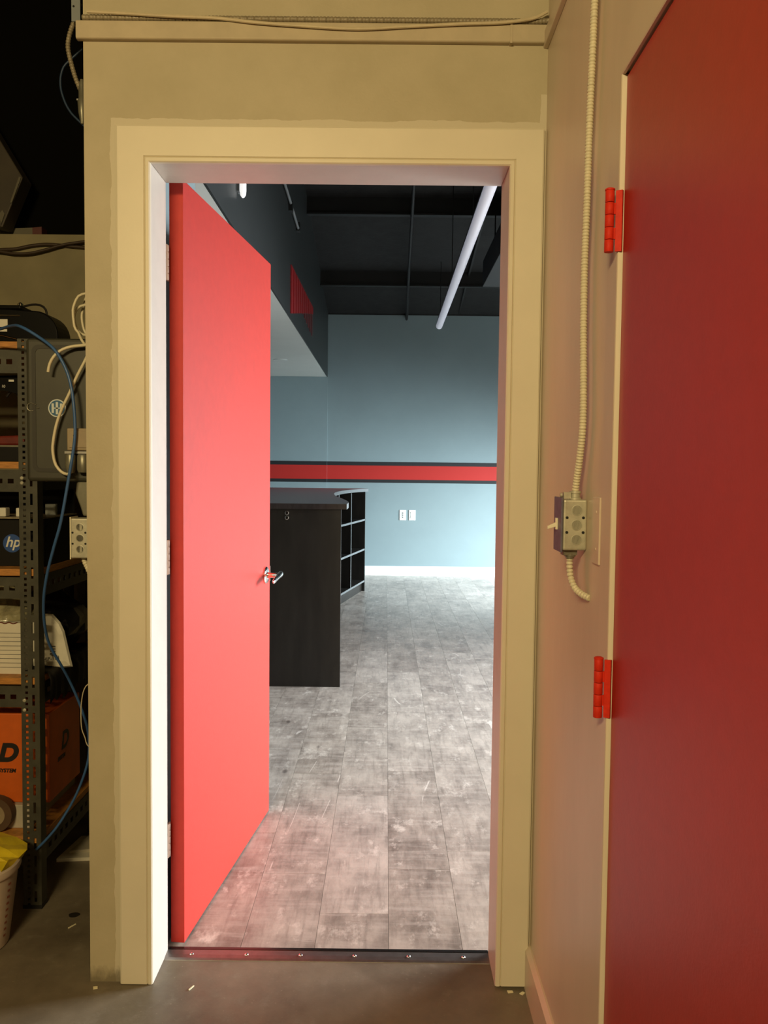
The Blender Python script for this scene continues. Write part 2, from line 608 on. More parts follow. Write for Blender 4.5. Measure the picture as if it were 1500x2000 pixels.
wr = MB()
wr.box(XR, XR + 0.12, -0.690, 0, 0, 3.7)
wr.box(XR, XR + 0.12, -1.66, -0.690, 2.045, 3.7)
wr.box(XR, XR + 0.12, -4.2, -1.66, 0, 3.7)
wr.box(XR + 0.06, XR + 0.12, -1.66, -0.690, 0, 2.045)
structure(wr.build('wall_right', 'right_wall_paint'), 'tan side wall carrying the grey switch box', 'wall')

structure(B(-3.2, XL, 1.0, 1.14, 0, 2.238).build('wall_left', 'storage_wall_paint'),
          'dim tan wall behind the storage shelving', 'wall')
structure(MB().box(-3.2, XL, 1.10, 1.14, 2.238, 4.9).build('wall_left_seal', 'void_black'),  # added to keep daylight from leaking; black stands for the void's darkness
          'added black wall closing the unlit void above the storage wall', 'wall')
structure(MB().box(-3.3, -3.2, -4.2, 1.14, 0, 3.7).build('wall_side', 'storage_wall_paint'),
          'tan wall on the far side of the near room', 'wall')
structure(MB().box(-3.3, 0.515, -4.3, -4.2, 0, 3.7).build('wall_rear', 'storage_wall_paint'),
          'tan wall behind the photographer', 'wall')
structure(MB().box(-3.3, 0.515, -4.3, 0.0, 3.7, 3.8).box(-3.3, XL, 0.0, 1.1, 3.7, 3.8).build('ceiling', 'void_black'),
          'dark ceiling over the storage side', 'ceiling')

# ledges on the near walls
tr = thing('trim_1', (-0.2, 0, 2.437), kind='structure', label='painted ledge running along the wall above the doorway', cat='ledge')
lb = MB()
lb.prism_x([(0.0, 2.440), (-0.012, 2.441), (-0.015, 2.444), (-0.015, 2.484), (-0.012, 2.4865), (0.0, 2.4865)], XL - 0.014, XR)
lb.build('ledge_board', 'ledge_paint', tr, bevel=0.003)
B(0.297, 0.303, -0.0165, 0, 2.4385, 2.488).build('joint_cover', 'ledge_paint', tr)
tr2 = MB().prism_y([(XR, 2.432), (XR - 0.012, 2.434), (XR - 0.012, 2.470), (XR, 2.472)], -1.6, 0.0)
structure(tr2.build('trim_2', 'right_wall_paint', bevel=0.002), 'painted ledge running along the right wall', 'ledge')

# casing of the doorway
cas = thing('trim_3', (-0.15, 0, 0), kind='structure', label='cream painted casing around the open doorway', cat='door casing')


def casing_profile(w_):  # across the board: outer edge 0, inner edge w_; depth towards the room is negative
    return [(0, 0), (0, -0.011), (0.004, -0.013), (w_ - 0.016, -0.013), (w_ - 0.014, -0.010), (w_ - 0.011, -0.0135),
            (w_ - 0.003, -0.0135), (w_, -0.010), (w_, 0)]


lw = 0.086
m_ = MB()
m_.prism(casing_profile(lw), lambda p: (-0.691 + p[0], p[1], 0.002), lambda p: (-0.691 + p[0], p[1], 2.232 - p[0] * 1.07))
m_.build('casing_leg', 'cream_paint', cas)
m_ = MB()
m_.prism(casing_profile(lw), lambda p: (0.389 - p[0], p[1], 0.008), lambda p: (0.389 - p[0], p[1], 2.232 - p[0] * 1.07))
m_.build('casing_leg', 'cream_paint', cas)
m_ = MB()
m_.prism(casing_profile(0.092), lambda p: (-0.691 + p[0] * 0.935, p[1], 2.232 - p[0]), lambda p: (0.389 - p[0] * 0.935, p[1], 2.232 - p[0]))
m_.build('casing_head', 'cream_paint', cas)

jam = thing('door_frame', (-0.15, 0.07, 0), kind='structure', label='white jambs lining the open doorway', cat='door frame')
B(JL - 0.02, JL, -0.002, WT, 0.0, JH + 0.02).build('jamb', 'jamb_white', jam, bevel=0.0025)
B(JR, JR + 0.02, -0.002, WT, 0.0, JH + 0.02).build('jamb', 'jamb_white', jam, bevel=0.0025)
B(JL, JR, -0.002, WT, JH, JH + 0.02).build('jamb_head', 'jamb_white', jam, bevel=0.0025)

bb = MB().prism_y([(XR, 0), (XR - 0.014, 0), (XR - 0.014, 0.106), (XR - 0.004, 0.118), (XR, 0.118)], -0.640, 0.0)
structure(bb.build('baseboard_right', 'right_wall_paint'), 'tan baseboard along the right wall', 'baseboard')

# metal threshold
th = thing('trim_4', (-0.15, 0.12, 0), kind='structure', label='screwed metal threshold strip across the doorway', cat='threshold')
MB().prism_x([(0.097, 0.0), (0.0985, 0.0015), (0.105, 0.0042), (0.118, 0.0062), (0.139, 0.0065), (0.139, 0.0)], JL, JR).build('strip', 'threshold_steel', th)
MB().prism_x([(0.139, 0.0), (0.139, 0.0066), (0.142, 0.0076), (0.152, 0.0076), (0.152, 0.0)], JL, JR).build('dark_edge', 'threshold_dark', th)
for x in (-0.533, -0.379, -0.227, -0.075, 0.077, 0.231):
    MB().lathe((x, 0.120, 0.006), (x, 0.120, 0.010), [(0, 0.0058), (0.0018, 0.0050), (0.0032, 0.0028), (0.0036, 0.0006)], 14).build('screw', 'chrome', th, smooth=True)

# ------------------------------------------------------------------ structure: far room
fl = MB().box(-0.757, RX, 0.152, 1.14, -0.08, -0.001).box(-4.0, RX, 1.14, YB, -0.08, -0.001).build('floor_far', 'sub_floor')
structure(fl, 'distressed grey vinyl plank floor of the far room', 'floor')
PW, PLN, GAP = 0.2115, 0.92, 0.0004


def plank_mesh(length):
    b_ = 0.0003
    hx, hy = PW / 2 - GAP / 2, length / 2 - GAP / 2
    vs_ = [(-hx, -hy, 0), (hx, -hy, 0), (hx, hy, 0), (-hx, hy, 0),
           (-hx + b_, -hy + b_, 0.006), (hx - b_, -hy + b_, 0.006), (hx - b_, hy - b_, 0.006), (-hx + b_, hy - b_, 0.006)]
    me = bpy.data.meshes.new('plank')
    me.from_pydata(vs_, [], [(0, 3, 2, 1), (4, 5, 6, 7), (0, 1, 5, 4), (1, 2, 6, 5), (2, 3, 7, 6), (3, 0, 4, 7)])
    me.materials.append(MATS['vinyl_plank'])
    return me


full_plank = plank_mesh(PLN)
x0 = 0.021
for col_i in range(-18, 20):
    xa = x0 + col_i * PW
    if xa + PW > RX - 0.02 or xa < -3.98:
        continue
    seen = -7 <= col_i <= 7
    start = 0.153 - random.random() * (PLN - 0.15)
    y = start
    while y < YB - 0.02:
        a, b2 = max(y, 0.153), min(y + PLN, YB - 0.016)
        if xa < -0.757 and a < 1.142:
            a = 1.142
        if b2 - a > 0.03 and (seen or col_i % 1 == 0):
            me = full_plank if abs(b2 - a - PLN) < 1e-4 else plank_mesh(b2 - a)
            p = bpy.data.objects.new('plank', me)
            COL.objects.link(p)
            p.parent = fl
            wpos = Vector((xa + PW / 2, (a + b2) / 2, -0.001))
            p.location = wpos - ORIGIN[fl]
        y += PLN
# the far wall with its painted band
wb = B(SOF_X, RX, YB, YB + 0.12, 0, 5.2).build('wall_back', 'blue_grey_paint')
structure(wb, 'blue-grey far wall with a red and black painted band', 'wall')
wb2 = B(-4.0, SOF_X, YB - 0.012, YB + 0.12, 0, 5.2).build('wall_back_recess', 'blue_grey_paint')
structure(wb2, 'blue-grey far wall under the pale soffit', 'wall')
for (par, xa, xb, yy) in ((wb, SOF_X, RX, YB), (wb2, -4.0, SOF_X, YB - 0.012)):
    for z0, z1, mt in ((1.425, 1.474, 'stripe_black'), (1.247, 1.425, 'stripe_red'), (1.205, 1.247, 'stripe_black')):
        B(xa, xb, yy - 0.0015, yy, z0, z1).build('painted_stripe', mt, par)
B(SOF_X, RX, YB - 0.004, YB, 3.344, 5.2).build('black_upper_paint', 'black_ceiling', wb)
bbk = MB().prism_x([(YB, 0.0), (YB - 0.016, 0.0), (YB - 0.016, 0.116), (YB - 0.010, 0.127), (YB, 0.127)], -4.0, RX)
structure(bbk.build('baseboard_back', 'white_trim'), 'white baseboard along the far wall', 'baseboard')

sof = thing('soffit', (-2.4, 4.9, SOF_Z), kind='structure', label='long soffit with charcoal face and pale underside', cat='soffit')
B(-4.0, SOF_X - 0.012, 1.142, YB - 0.012, SOF_Z, SOF_Z + 0.02).build('soffit_underside', 'soffit_white', sof)
B(SOF_X - 0.012, SOF_X, 1.142, YB - 0.001, SOF_Z, 5.2).build('soffit_face', 'charcoal_paint', sof)

# sloped black roof deck with purlins


def roof_z(y):
    return 3.36 + 0.19 * (YB - y)


rf = MB().prism_x([(0.141, roof_z(0.141)), (YB, roof_z(YB)), (YB, roof_z(YB) + 0.1), (0.141, roof_z(0.141) + 0.1)], SOF_X, RX).build('ceiling_far', 'black_ceiling')
structure(rf, 'black painted sloping roof deck of the far room', 'ceiling')
for yy in (7.26, 5.67, 4.08, 2.49, 0.9):
    z = roof_z(yy)
    pm = MB()
    pm.box(SOF_X, RX, yy - 0.035, yy + 0.035, z - 0.165, z - 0.15)
    pm.box(SOF_X, RX, yy - 0.006, yy + 0.006, z - 0.155, z + 0.01)
    pm.build('purlin', 'black_steel', rf)
for xx in (0.9, 2.6):
    pm = MB().prism_x([(0.15, roof_z(0.15) - 0.34), (YB - 0.01, roof_z(YB) - 0.0), (YB - 0.01, roof_z(YB) + 0.01), (0.15, roof_z(0.15) + 0.01)], xx - 0.01, xx + 0.01)
    pm.build('rafter', 'black_steel', rf)

# right wall of the far room with two storefront windows
wrr = MB()
WIN = ((1.25, 3.95), (4.85, 7.55))
ys = [0.141, 1.25, 3.95, 4.85, 7.55, YB]
for i in range(0, 6, 2):
    wrr.box(RX, RX + 0.12, ys[i], ys[i + 1], 0, 5.0)
for a, b2 in WIN:
    wrr.box(RX, RX + 0.12, a, b2, 0, 0.15)
    wrr.box(RX, RX + 0.12, a, b2, 2.15, 5.0)
structure(wrr.build('wall_right_far', 'blue_grey_paint'), 'blue-grey storefront wall of the far room', 'wall')
for i, (a, b2) in enumerate(WIN):
    wn = thing('window_%d' % (i + 1), (RX + 0.05, (a + b2) / 2, 0.15), kind='structure',
               label=('storefront window nearest the doorway partition', 'storefront window nearest the far wall')[i], cat='window')
    mid = (a + b2) / 2
    B(RX + 0.02, RX + 0.08, a, a + 0.05, 0.15, 2.15).build('frame_stile', 'black_steel', wn)
    B(RX + 0.02, RX + 0.08, b2 - 0.05, b2, 0.15, 2.15).build('frame_stile', 'black_steel', wn)
    B(RX + 0.02, RX + 0.08, mid - 0.025, mid + 0.025, 0.2, 2.1).build('mullion', 'black_steel', wn)
    B(RX + 0.02, RX + 0.08, a + 0.05, b2 - 0.05, 0.15, 0.2).build('frame_rail', 'black_steel', wn)
    B(RX + 0.02, RX + 0.08, a + 0.05, b2 - 0.05, 2.1, 2.15).build('frame_rail', 'black_steel', wn)
structure(B(-4.12, -4.0, 1.14, YB, 0, 5.2).build('wall_left_far', 'blue_grey_paint'), 'blue-grey end wall under the soffit', 'wall')

# ------------------------------------------------------------------ door_1: open red door
d1 = thing('door_1', (-0.604, 0.162, 0.01), kind='structure', label='open flush red door swung into the far room', cat='door')
p0, p1 = Vector((-0.564, 0.162)), Vector((-0.454, 1.090))
dv = (p1 - p0).normalized()
nv = Vector((-dv.y, dv.x))          # towards the hinge jamb side
TH = 0.040
poly = [p0, p1, p1 + nv * TH, p0 + nv * TH]
leaf = MB()
leaf.prism_z([tuple(p) for p in poly], 0.012, 2.158)
leaf.build('door_leaf', 'red_paint_lit', d1, bevel=0.0015)
for zc in (1.930, 1.122, 0.318):
    h = MB()
    k = 0.096 / 5
    for i in range(5):
        z0 = zc - 0.048 + i * k
        h.lathe((-0.606, 0.1515, z0 + 0.0006), (-0.606, 0.1515, z0 + k - 0.0006), [(0, 0.0052), (0.001, 0.0060), (k - 0.0024, 0.0060), (k - 0.0012, 0.0052)], 14)
    h.box(-0.6085, -0.6035, 0.1415, 0.1500, zc - 0.048, zc + 0.048)
    h.box(-0.6075, -0.6025, 0.1530, 0.1625, zc - 0.048, zc + 0.048)
    h.build('hinge', 'hinge_pale', d1, smooth=True)


def on_door(s, out, z):  # s metres from the hinge edge, out metres off the red face
    p = p0 + dv * s - nv * out
    return Vector((p.x, p.y, z))


hs = MB()
hs.lathe(on_door(0.870, 0.0, 0.962), on_door(0.870, 0.02, 0.962), [(0, 0.033), (0.004, 0.033), (0.008, 0.029), (0.0095, 0.020), (0.010, 0.013)], 28)
hd = hs.build('lever_rose', 'chrome', d1, smooth=True)
lv = MB()
lv.lathe(on_door(0.870, 0.008, 0.962), on_door(0.870, 0.062, 0.962), [(0, 0.0125), (0.012, 0.0105), (0.05, 0.0105), (0.054, 0.009)], 18)
n_ = len(lv.v)
sec = []
for i, (s, w2, h2, oz) in enumerate(((0.882, 0.009, 0.012, 0.004), (0.868, 0.0105, 0.013, 0.003), (0.84, 0.0085, 0.012, 0.0), (0.80, 0.007, 0.011, -0.006), (0.775, 0.006, 0.009, -0.011), (0.766, 0.002, 0.004, -0.012))):
    ring = []
    for k in range(12):
        a = 2 * math.pi * k / 12
        ring.append(on_door(s, 0.058 + math.cos(a) * w2, 0.962 + oz + math.sin(a) * h2))
    sec.append(ring)
vs_, fs = [], []
for ring in sec:
    vs_ += ring
for i in range(len(sec) - 1):
    for k in range(12):
        fs.append((i * 12 + k, i * 12 + (k + 1) % 12, (i + 1) * 12 + (k + 1) % 12, (i + 1) * 12 + k))
fs.append(tuple(range(12)))
fs.append(tuple((len(sec) - 1) * 12 + k for k in range(12)))
lv.add(vs_, fs)
lv.build('lever', 'chrome', hd, smooth=True)
B(*(-0.459, -0.452, 1.0885, 1.0935), 0.93, 0.99).build('latch_plate', 'brushed_steel', d1)

# ------------------------------------------------------------------ door_2: closed red door in the right wall
d2 = thing('door_2', (XR + 0.02, -1.17, 0.01), kind='structure', label='closed flush red door in the right wall', cat='door')
B(XR + 0.002, XR + 0.046, -1.655, -0.7105, 0.012, 2.036).build('door_leaf', 'red_paint_shaded', d2, bevel=0.0015)
for zc in (1.797, 0.994, 0.22):
    h = MB()
    k = 0.104 / 5
    for i in range(5):
        z0 = zc - 0.052 + i * k
        h.lathe((0.3745, -0.7050, z0 + 0.0005), (0.3745, -0.7050, z0 + k - 0.0005), [(0, 0.0074), (0.0005, 0.0078), (k - 0.0015, 0.0078), (k - 0.001, 0.0074)], 16)
    h.lathe((0.3745, -0.7050, zc + 0.0515), (0.3745, -0.7050, zc + 0.056), [(0, 0.0085), (0.0025, 0.0085), (0.0042, 0.005)], 16)
    hk = h.build('hinge', 'red_hinge', d2, smooth=True)
    l2 = MB()
    l2.prism_z([(0.3838, -0.7082), (0.3858, -0.7056), (0.3962, -0.7095), (0.3935, -0.7130)], zc - 0.051, zc + 0.051)
    for i in (1, 3):
        z0 = zc - 0.052 + i * k
        l2.prism_z([(0.3740, -0.7090), (0.3760, -0.7030), (0.3862, -0.7060), (0.3842, -0.7090)], z0 + 0.001, z0 + k - 0.001)
    l2.build('hinge_leaf', 'red_hinge', hk)

tr5 = thing('trim_5', (XR, -1.19, 0), kind='structure', label='tan casing around the closed red door', cat='door casing')


def rc_profile(w_):
    return [(0, 0), (0, 0.005), (0.002, 0.006), (w_ - 0.002, 0.006), (w_, 0.005), (w_, 0)]


cw = 0.066
MB().prism(rc_profile(cw), lambda p: (XR - p[1], -0.640 - p[0], 0.002), lambda p: (XR - p[1], -0.640 - p[0], 2.040 + cw - p[0])).build('casing_leg', 'right_wall_paint', tr5)
MB().prism(rc_profile(cw), lambda p: (XR - p[1], -0.640 - p[0], 2.040 + cw - p[0]), lambda p: (XR - p[1], -1.743 + p[0], 2.040 + cw - p[0])).build('casing_head', 'right_wall_paint', tr5)
MB().prism(rc_profile(cw), lambda p: (XR - p[1], -1.743 + p[0], 0.002), lambda p: (XR - p[1], -1.743 + p[0], 2.040 + cw - p[0])).build('casing_leg', 'right_wall_paint', tr5)
B(XR - 0.0055, XR + 0.045, -0.7080, -0.7062, 0.002, 2.040).build('lit_edge', 'cream_paint', tr5)  # paler cream paints light onto the casing edge that faces the camera

# ------------------------------------------------------------------ right wall: switch box and conduits
sb = thing('switch_box', (0.37, -0.4825, 1.217), 'grey steel switch box with toggle on the right wall', 'switch box')
bx = MB().box(0.348, XR, -0.515, -0.452, 1.217, 1.317)
body = bx.build('box_body', 'galvanised', sb, bevel=0.004, seg=3)
for zc in (1.296, 1.267, 1.238):
    MB().lathe((0.3745, -0.5145, zc), (0.3745, -0.5175, zc), [(0, 0.0108), (0.0012, 0.0108), (0.0014, 0.0094), (0.0005, 0.0090)], 26).build('knockout', 'knockout_metal', body, smooth=True)
for xx in (0.3555, 0.3875):
    for zc in (1.2815, 1.2525):
        MB().cyl((xx, -0.5145, zc), (xx, -0.5160, zc), 0.0028, 14).build('screw_hole', 'dark_hole', body)
B(0.3435, 0.3475, -0.517, -0.448, 1.213, 1.321).build('cover_plate', 'switch_blue', sb, bevel=0.001)
tg = MB()
tg.box(0.3395, 0.3437, -0.487, -0.477, 1.256, 1.279)
tg.prism_y([(0.3420, 1.262), (0.3420, 1.271), (0.3235, 1.2625), (0.3235, 1.2565)], -0.486, -0.478)
tg.build('toggle', 'cream_plastic', sb, bevel=0.0008)
cl = MB()
cl.lathe((0.3760, -0.490, 1.316), (0.3760, -0.490, 1.334), [(0, 0.0125), (0.004, 0.0125), (0.005, 0.0100), (0.012, 0.0100), (0.013, 0.0118), (0.0175, 0.0118)], 18)
cl.box(0.352, 0.366, -0.499, -0.482, 1.318, 1.331)
cl.cyl((0.350, -0.490, 1.325), (0.346, -0.490, 1.325), 0.0045, 10)
cl.build('conduit_clamp', 'galvanised', sb, smooth=True)
cl = MB()
cl.box(0.352, 0.380, -0.501, -0.478, 1.206, 1.218)
cl.lathe((0.3680, -0.490, 1.209), (0.3680, -0.490, 1.199), [(0, 0.0115), (0.006, 0.0115), (0.007, 0.0090), (0.010, 0.0090)], 18)
cl.build('conduit_clamp', 'grey_fitting', sb, smooth=True)

MB().tube([(0.379, -0.560, 2.80), (0.379, -0.562, 2.45), (0.379, -0.556, 2.296), (0.379, -0.546, 2.252), (0.379, -0.538, 2.162), (0.379, -0.526, 2.025),
           (0.379, -0.520, 1.883), (0.379, -0.512, 1.769), (0.379, -0.516, 1.640), (0.379, -0.526, 1.540),
           (0.379, -0.528, 1.462), (0.378, -0.514, 1.400), (0.377, -0.498, 1.360), (0.376, -0.490, 1.333)],
          0.0073, 12, step=0.0011, rib=0.30, pitch=0.0060).build('flexible_conduit', 'flex_cream', smooth=True)
o = bpy.data.objects['flexible_conduit']
tag(o, 'long cream ribbed conduit running down into the switch box', 'conduit')
MB().tube([(0.368, -0.490, 1.201), (0.3685, -0.488, 1.183), (0.371, -0.490, 1.160), (0.376, -0.506, 1.142), (0.384, -0.528, 1.133), (0.395, -0.550, 1.128)],
          0.0070, 12, step=0.0009, rib=0.42, pitch=0.0078).build('flexible_conduit', 'flex_cream', smooth=True)
tag(bpy.data.objects['flexible_conduit.001'], 'short ribbed conduit curling from the switch box bottom into the wall', 'conduit')
pl = thing('wall_plate', (XR, -0.595, 1.20), 'painted-over blank plate between switch box and red door', 'wall plate')
B(XR - 0.004, XR, -0.622, -0.572, 1.200, 1.325).build('plate', 'right_wall_paint', pl, bevel=0.0015)
for zc in (1.228, 1.297):
    MB().lathe((XR - 0.0035, -0.6, zc), (XR - 0.006, -0.6, zc), [(0, 0.0035), (0.0012, 0.003), (0.0016, 0.001)], 10).build('screw', 'right_wall_paint', pl, smooth=True)

# cable and flexible conduit lying on the ledge
MB().tube([(-0.757, -0.0195, 2.503), (-0.657, -0.0195, 2.499), (-0.555, -0.0195, 2.494), (-0.440, -0.018, 2.491), (-0.337, -0.0205, 2.480), (-0.210, -0.0205, 2.472),
           (-0.082, -0.0205, 2.467), (0.046, -0.0205, 2.474), (0.174, -0.0205, 2.481), (0.276, -0.0215, 2.485), (0.352, -0.0205, 2.496), (0.388, -0.019, 2.513)],
          0.0042, 8, step=0.01).build('ledge_cable', 'wall_cable', smooth=True)
tag(bpy.data.objects['ledge_cable'], 'smooth tan cable lying along the ledge above the doorway', 'cable')
MB().tube([(-0.774, -0.0078, 2.4945), (-0.659, -0.0078, 2.4945), (-0.556, -0.0078, 2.4945), (-0.338, -0.0078, 2.4945),
           (-0.082, -0.0078, 2.4945), (0.238, -0.0078, 2.4945), (0.352, -0.0078, 2.4945), (0.390, -0.0078, 2.496)],
          0.0075, 9, step=0.002, rib=0.2, pitch=0.009).build('ledge_conduit', 'flex_metal', smooth=True)
tag(bpy.data.objects['ledge_conduit'], 'ribbed metal conduit lying on the ledge behind the cable', 'conduit')

# ------------------------------------------------------------------ far room: counter
ct = thing('reception_counter', (-0.9, 5.1, 0.0), 'black curved reception counter with open cubbies', 'counter')
TOPZ = 1.158
edge = [(-0.245, 2.955), (-0.247, 3.25), (-0.275, 3.55), (-0.335, 4.0), (-0.405, 4.5), (-0.452, 5.0), (-0.472, 5.5),
        (-0.455, 6.0), (-0.405, 6.45), (-0.325, 6.85), (-0.205, 7.22)]
es = [(p.x, p.y) for p in smooth_path([(x, y, 0) for x, y in edge], 5)]
topm = MB().prism_z(es + [(-1.75, 7.22), (-1.75, 2.955)], TOPZ - 0.034, TOPZ)
ctop = topm.build('countertop', 'counter_top', ct)
eb = MB()
for (xa, ya), (xb, yb) in zip(es, es[1:]):
    eb.add([(xa, ya, TOPZ - 0.034), (xb, yb, TOPZ - 0.034), (xb, yb, TOPZ - 0.001), (xa, ya, TOPZ - 0.001),
            (xa + 0.003, ya - 0.001, TOPZ - 0.034), (xb + 0.003, yb - 0.001, TOPZ - 0.034), (xb + 0.003, yb - 0.001, TOPZ - 0.001), (xa + 0.003, ya - 0.001, TOPZ - 0.001)],
           [(0, 1, 2, 3), (4, 7, 6, 5), (0, 4, 5, 1), (2, 6, 7, 3), (0, 3, 7, 4), (1, 5, 6, 2)])
eb.build('edge_band', 'counter_edge_sheen', ctop)
B(-1.72, -0.278, 2.985, 3.010, 0.0, TOPZ - 0.034).build('end_panel', 'counter_black', ct, bevel=0.001)
B(-0.62, -0.60, 3.010, 5.55, 0.0, TOPZ - 0.034).build('side_panel', 'counter_black', ct)
B(-1.72, -1.69, 3.010, 7.16, 0.0, TOPZ - 0.034).build('back_panel', 'counter_black', ct)
for zc in (1.098, 1.068):
    gm = MB()
    gm.lathe((-0.616, 2.9855, zc), (-0.616, 2.980, zc), [(0, 0.0135), (0.003, 0.0125), (0.004, 0.010), (0.0005, 0.0085)], 20)
    gm.build('cable_grommet', 'brushed_steel', ct, smooth=True)
# straight run of cubbies along the inner curve, facing right
A0, A1 = Vector((-0.545, 5.55)), Vector((-0.232, 7.12))
ad = (A1 - A0).normalized()
an = Vector((-ad.y, ad.x))     # into the cubbies (left)
RUN = (A1 - A0).length


def run_box(s0, s1, d0, d1, z0, z1):
    ps = [A0 + ad * s0 + an * d0, A0 + ad * s1 + an * d0, A0 + ad * s1 + an * d1, A0 + ad * s0 + an * d1]
    return MB().prism_z([tuple(p) for p in ps], z0, z1)


run_box(0, RUN, 0.36, 0.375, 0.0, TOPZ - 0.034).build('cubby_back', 'counter_black', ct)
for s in (0.0, RUN * 0.255, RUN * 0.575, RUN - 0.024):
    full = s > RUN - 0.1
    run_box(s, s + 0.022, 0.0, 0.36, 0.0 if full or s == 0 else 0.13, TOPZ - 0.034).build('divider', 'counter_black', ct)
    run_box(s, s + 0.022, -0.002, 0.0, 0.0 if full or s == 0 else 0.13, TOPZ - 0.034).build('edge_strip', 'counter_edge_sheen' if not full else 'counter_black', ct)
for zc in (0.11, 0.468, 0.800):
    run_box(0.022, RUN - 0.024, 0.001, 0.36, zc, zc + 0.02).build('shelf', 'counter_black', ct)
    run_box(0.022, RUN - 0.024, -0.0015, 0.001, zc, zc + 0.02).build('edge_strip', 'counter_edge_sheen', ct)
run_box(0.022, RUN - 0.024, 0.03, 0.045, 0.0, 0.11).build('kick_board', 'counter_black', ct)

# wall plates on the far wall
op = thing('outlet_plate', (0.217, YB, 0.724), 'white three-hole outlet plate on the far wall', 'outlet')
B(0.175, 0.259, YB - 0.007, YB, 0.724, 0.857).build('plate', 'white_plastic', op, bevel=0.003)
ins = B(0.196, 0.238, YB - 0.009, YB - 0.006, 0.750, 0.831).build('insert', 'white_trim', op, bevel=0.001)
for zc in (0.764, 0.7905, 0.817):
    MB().cyl((0.217, YB - 0.0085, zc), (0.217, YB - 0.0100, zc), 0.0075, 14).build('jack', 'dark_hole', ins)
sp = thing('switch_plate', (0.338, YB, 0.724), 'white rocker plate right of the outlet on the far wall', 'switch plate')
B(0.296, 0.380, YB - 0.007, YB, 0.724, 0.857).build('plate', 'white_plastic', sp, bevel=0.003)
MB().prism_x([(YB - 0.006, 0.748), (YB - 0.013, 0.750), (YB - 0.009, 0.7905), (YB - 0.013, 0.831), (YB - 0.006, 0.833)], 0.317, 0.359).build('rocker', 'soffit_white', sp)

# ------------------------------------------------------------------ far room: ceiling things
tl = thing('tube_light', (0.58, 4.2, 2.95), 'long white linear tube light hung from the black ceiling', 'ceiling light')
TX, TZ = 0.573, 2.985
MB().lathe((TX, 1.4, TZ), (TX, 7.20, TZ), [(0, 0.030), (0.01, 0.036), (5.79, 0.036), (5.80, 0.030)], 20).build('tube', 'tube_white', tl, smooth=True)
B(TX - 0.026, TX + 0.026, 1.42, 7.18, TZ + 0.030, TZ + 0.055).build('housing', 'black_steel', tl)
for yy in (1.8, 3.6, 5.4, 7.0):
    MB().cyl((TX, yy, TZ + 0.05), (TX, yy, roof_z(yy) + 0.02), 0.004, 8).build('hanger', 'black_steel', tl)
du = thing('air_duct', (1.5, 3.5, 3.10), 'dark grey boxed air duct under the black ceiling', 'duct')
B(0.885, 1.75, 0.6, 5.72, 3.10, 3.34).build('duct_body', 'duct_grey', du, bevel=0.004)
for yy in (1.0, 3.0, 5.2):
    MB().cyl((0.93, yy, 3.33), (0.93, yy, roof_z(yy) + 0.02), 0.006, 8).build('hanger', 'black_steel', du)
    MB().cyl((1.70, yy, 3.33), (1.70, yy, roof_z(yy) + 0.02), 0.006, 8).build('hanger', 'black_steel', du)
sc = thing('wall_light', (-0.75, 2.1, 2.74), 'slim white vertical light on the charcoal soffit', 'wall light')
B(SOF_X, SOF_X + 0.012, 2.075, 2.125, 2.76, 3.30).build('mount_plate', 'conduit_grey', sc)
MB().lathe((-0.738, 2.10, 2.735), (-0.738, 2.10, 3.30), [(0, 0.006), (0.012, 0.014), (0.03, 0.0165), (0.55, 0.0165), (0.565, 0.012)], 16).build('diffuser', 'lit_diffuser', sc, smooth=True)
cn = thing('ceiling_conduit', (0.2, 7.9, 3.34), 'thin black conduit along the roof and down the far wall', 'conduit')
MB().tube([(0.20, 3.0, roof_z(3.0) - 0.18), (0.21, 5.0, roof_z(5.0) - 0.18), (0.22, 7.0, roof_z(7.0) - 0.18), (0.235, 8.2, roof_z(8.2) - 0.12)], 0.016, 10, step=0.1).build('pipe', 'black_steel', cn, smooth=True)
MB().tube([(0.235, 8.2, roof_z(8.2) - 0.12), (0.235, 8.42, roof_z(8.4) - 0.10), (0.235, 8.487, 3.40), (0.235, 8.487, 3.31)], 0.016, 10, step=0.02).build('drop', 'black_steel', cn, smooth=True)
sr = thing('soffit_conduit', (-0.745, 4.4, 3.34), 'thin grey conduit with bracket along the charcoal soffit', 'conduit')
MB().tube([(-0.748, 3.2, 3.42), (-0.748, 3.97, 3.40), (-0.748, 4.83, 3.345)], 0.011, 10, step=0.1).build('pipe', 'conduit_grey', sr, smooth=True)
for yy in (4.25, 4.78):
    B(SOF_X, SOF_X + 0.03, yy - 0.02, yy + 0.05, 3.33, 3.40).build('bracket', 'black_steel', sr)
vt = thing('ceiling_vent', (-1.165, 6.9, SOF_Z - 0.006), 'flush oval trim ring in the pale soffit underside', 'vent')
rg = []
for k in range(24):
    a = 2 * math.pi * k / 24
    rg.append((-1.165 + 0.075 * math.cos(a), 6.9 + 0.075 * math.sin(a)))
MB().prism_z(rg, SOF_Z - 0.006, SOF_Z).build('ring', 'white_trim', vt)
rg = [(-1.165 + (x + 1.165) * 0.75, 6.9 + (y - 6.9) * 0.75) for x, y in rg]
MB().prism_z(rg, SOF_Z - 0.0075, SOF_Z - 0.005).build('lens', 'soffit_white', vt)

# red slanted sign on the soffit face
sg = thing('soffit_sign', (SOF_X + 0.004, 5.4, 2.58), 'slanted red lettering sign on the charcoal soffit', 'sign')
SIGN_LOW = [(4.387, 2.586), (4.672, 2.640), (5.065, 2.714), (5.507, 2.797), (6.007, 2.885), (6.34, 2.942)]


def sign_low(y):
    for (ya, za), (yb, zb) in zip(SIGN_LOW, SIGN_LOW[1:]):
        if y <= yb:
            return za + (zb - za) * (y - ya) / (yb - ya)
    return SIGN_LOW[-1][1]


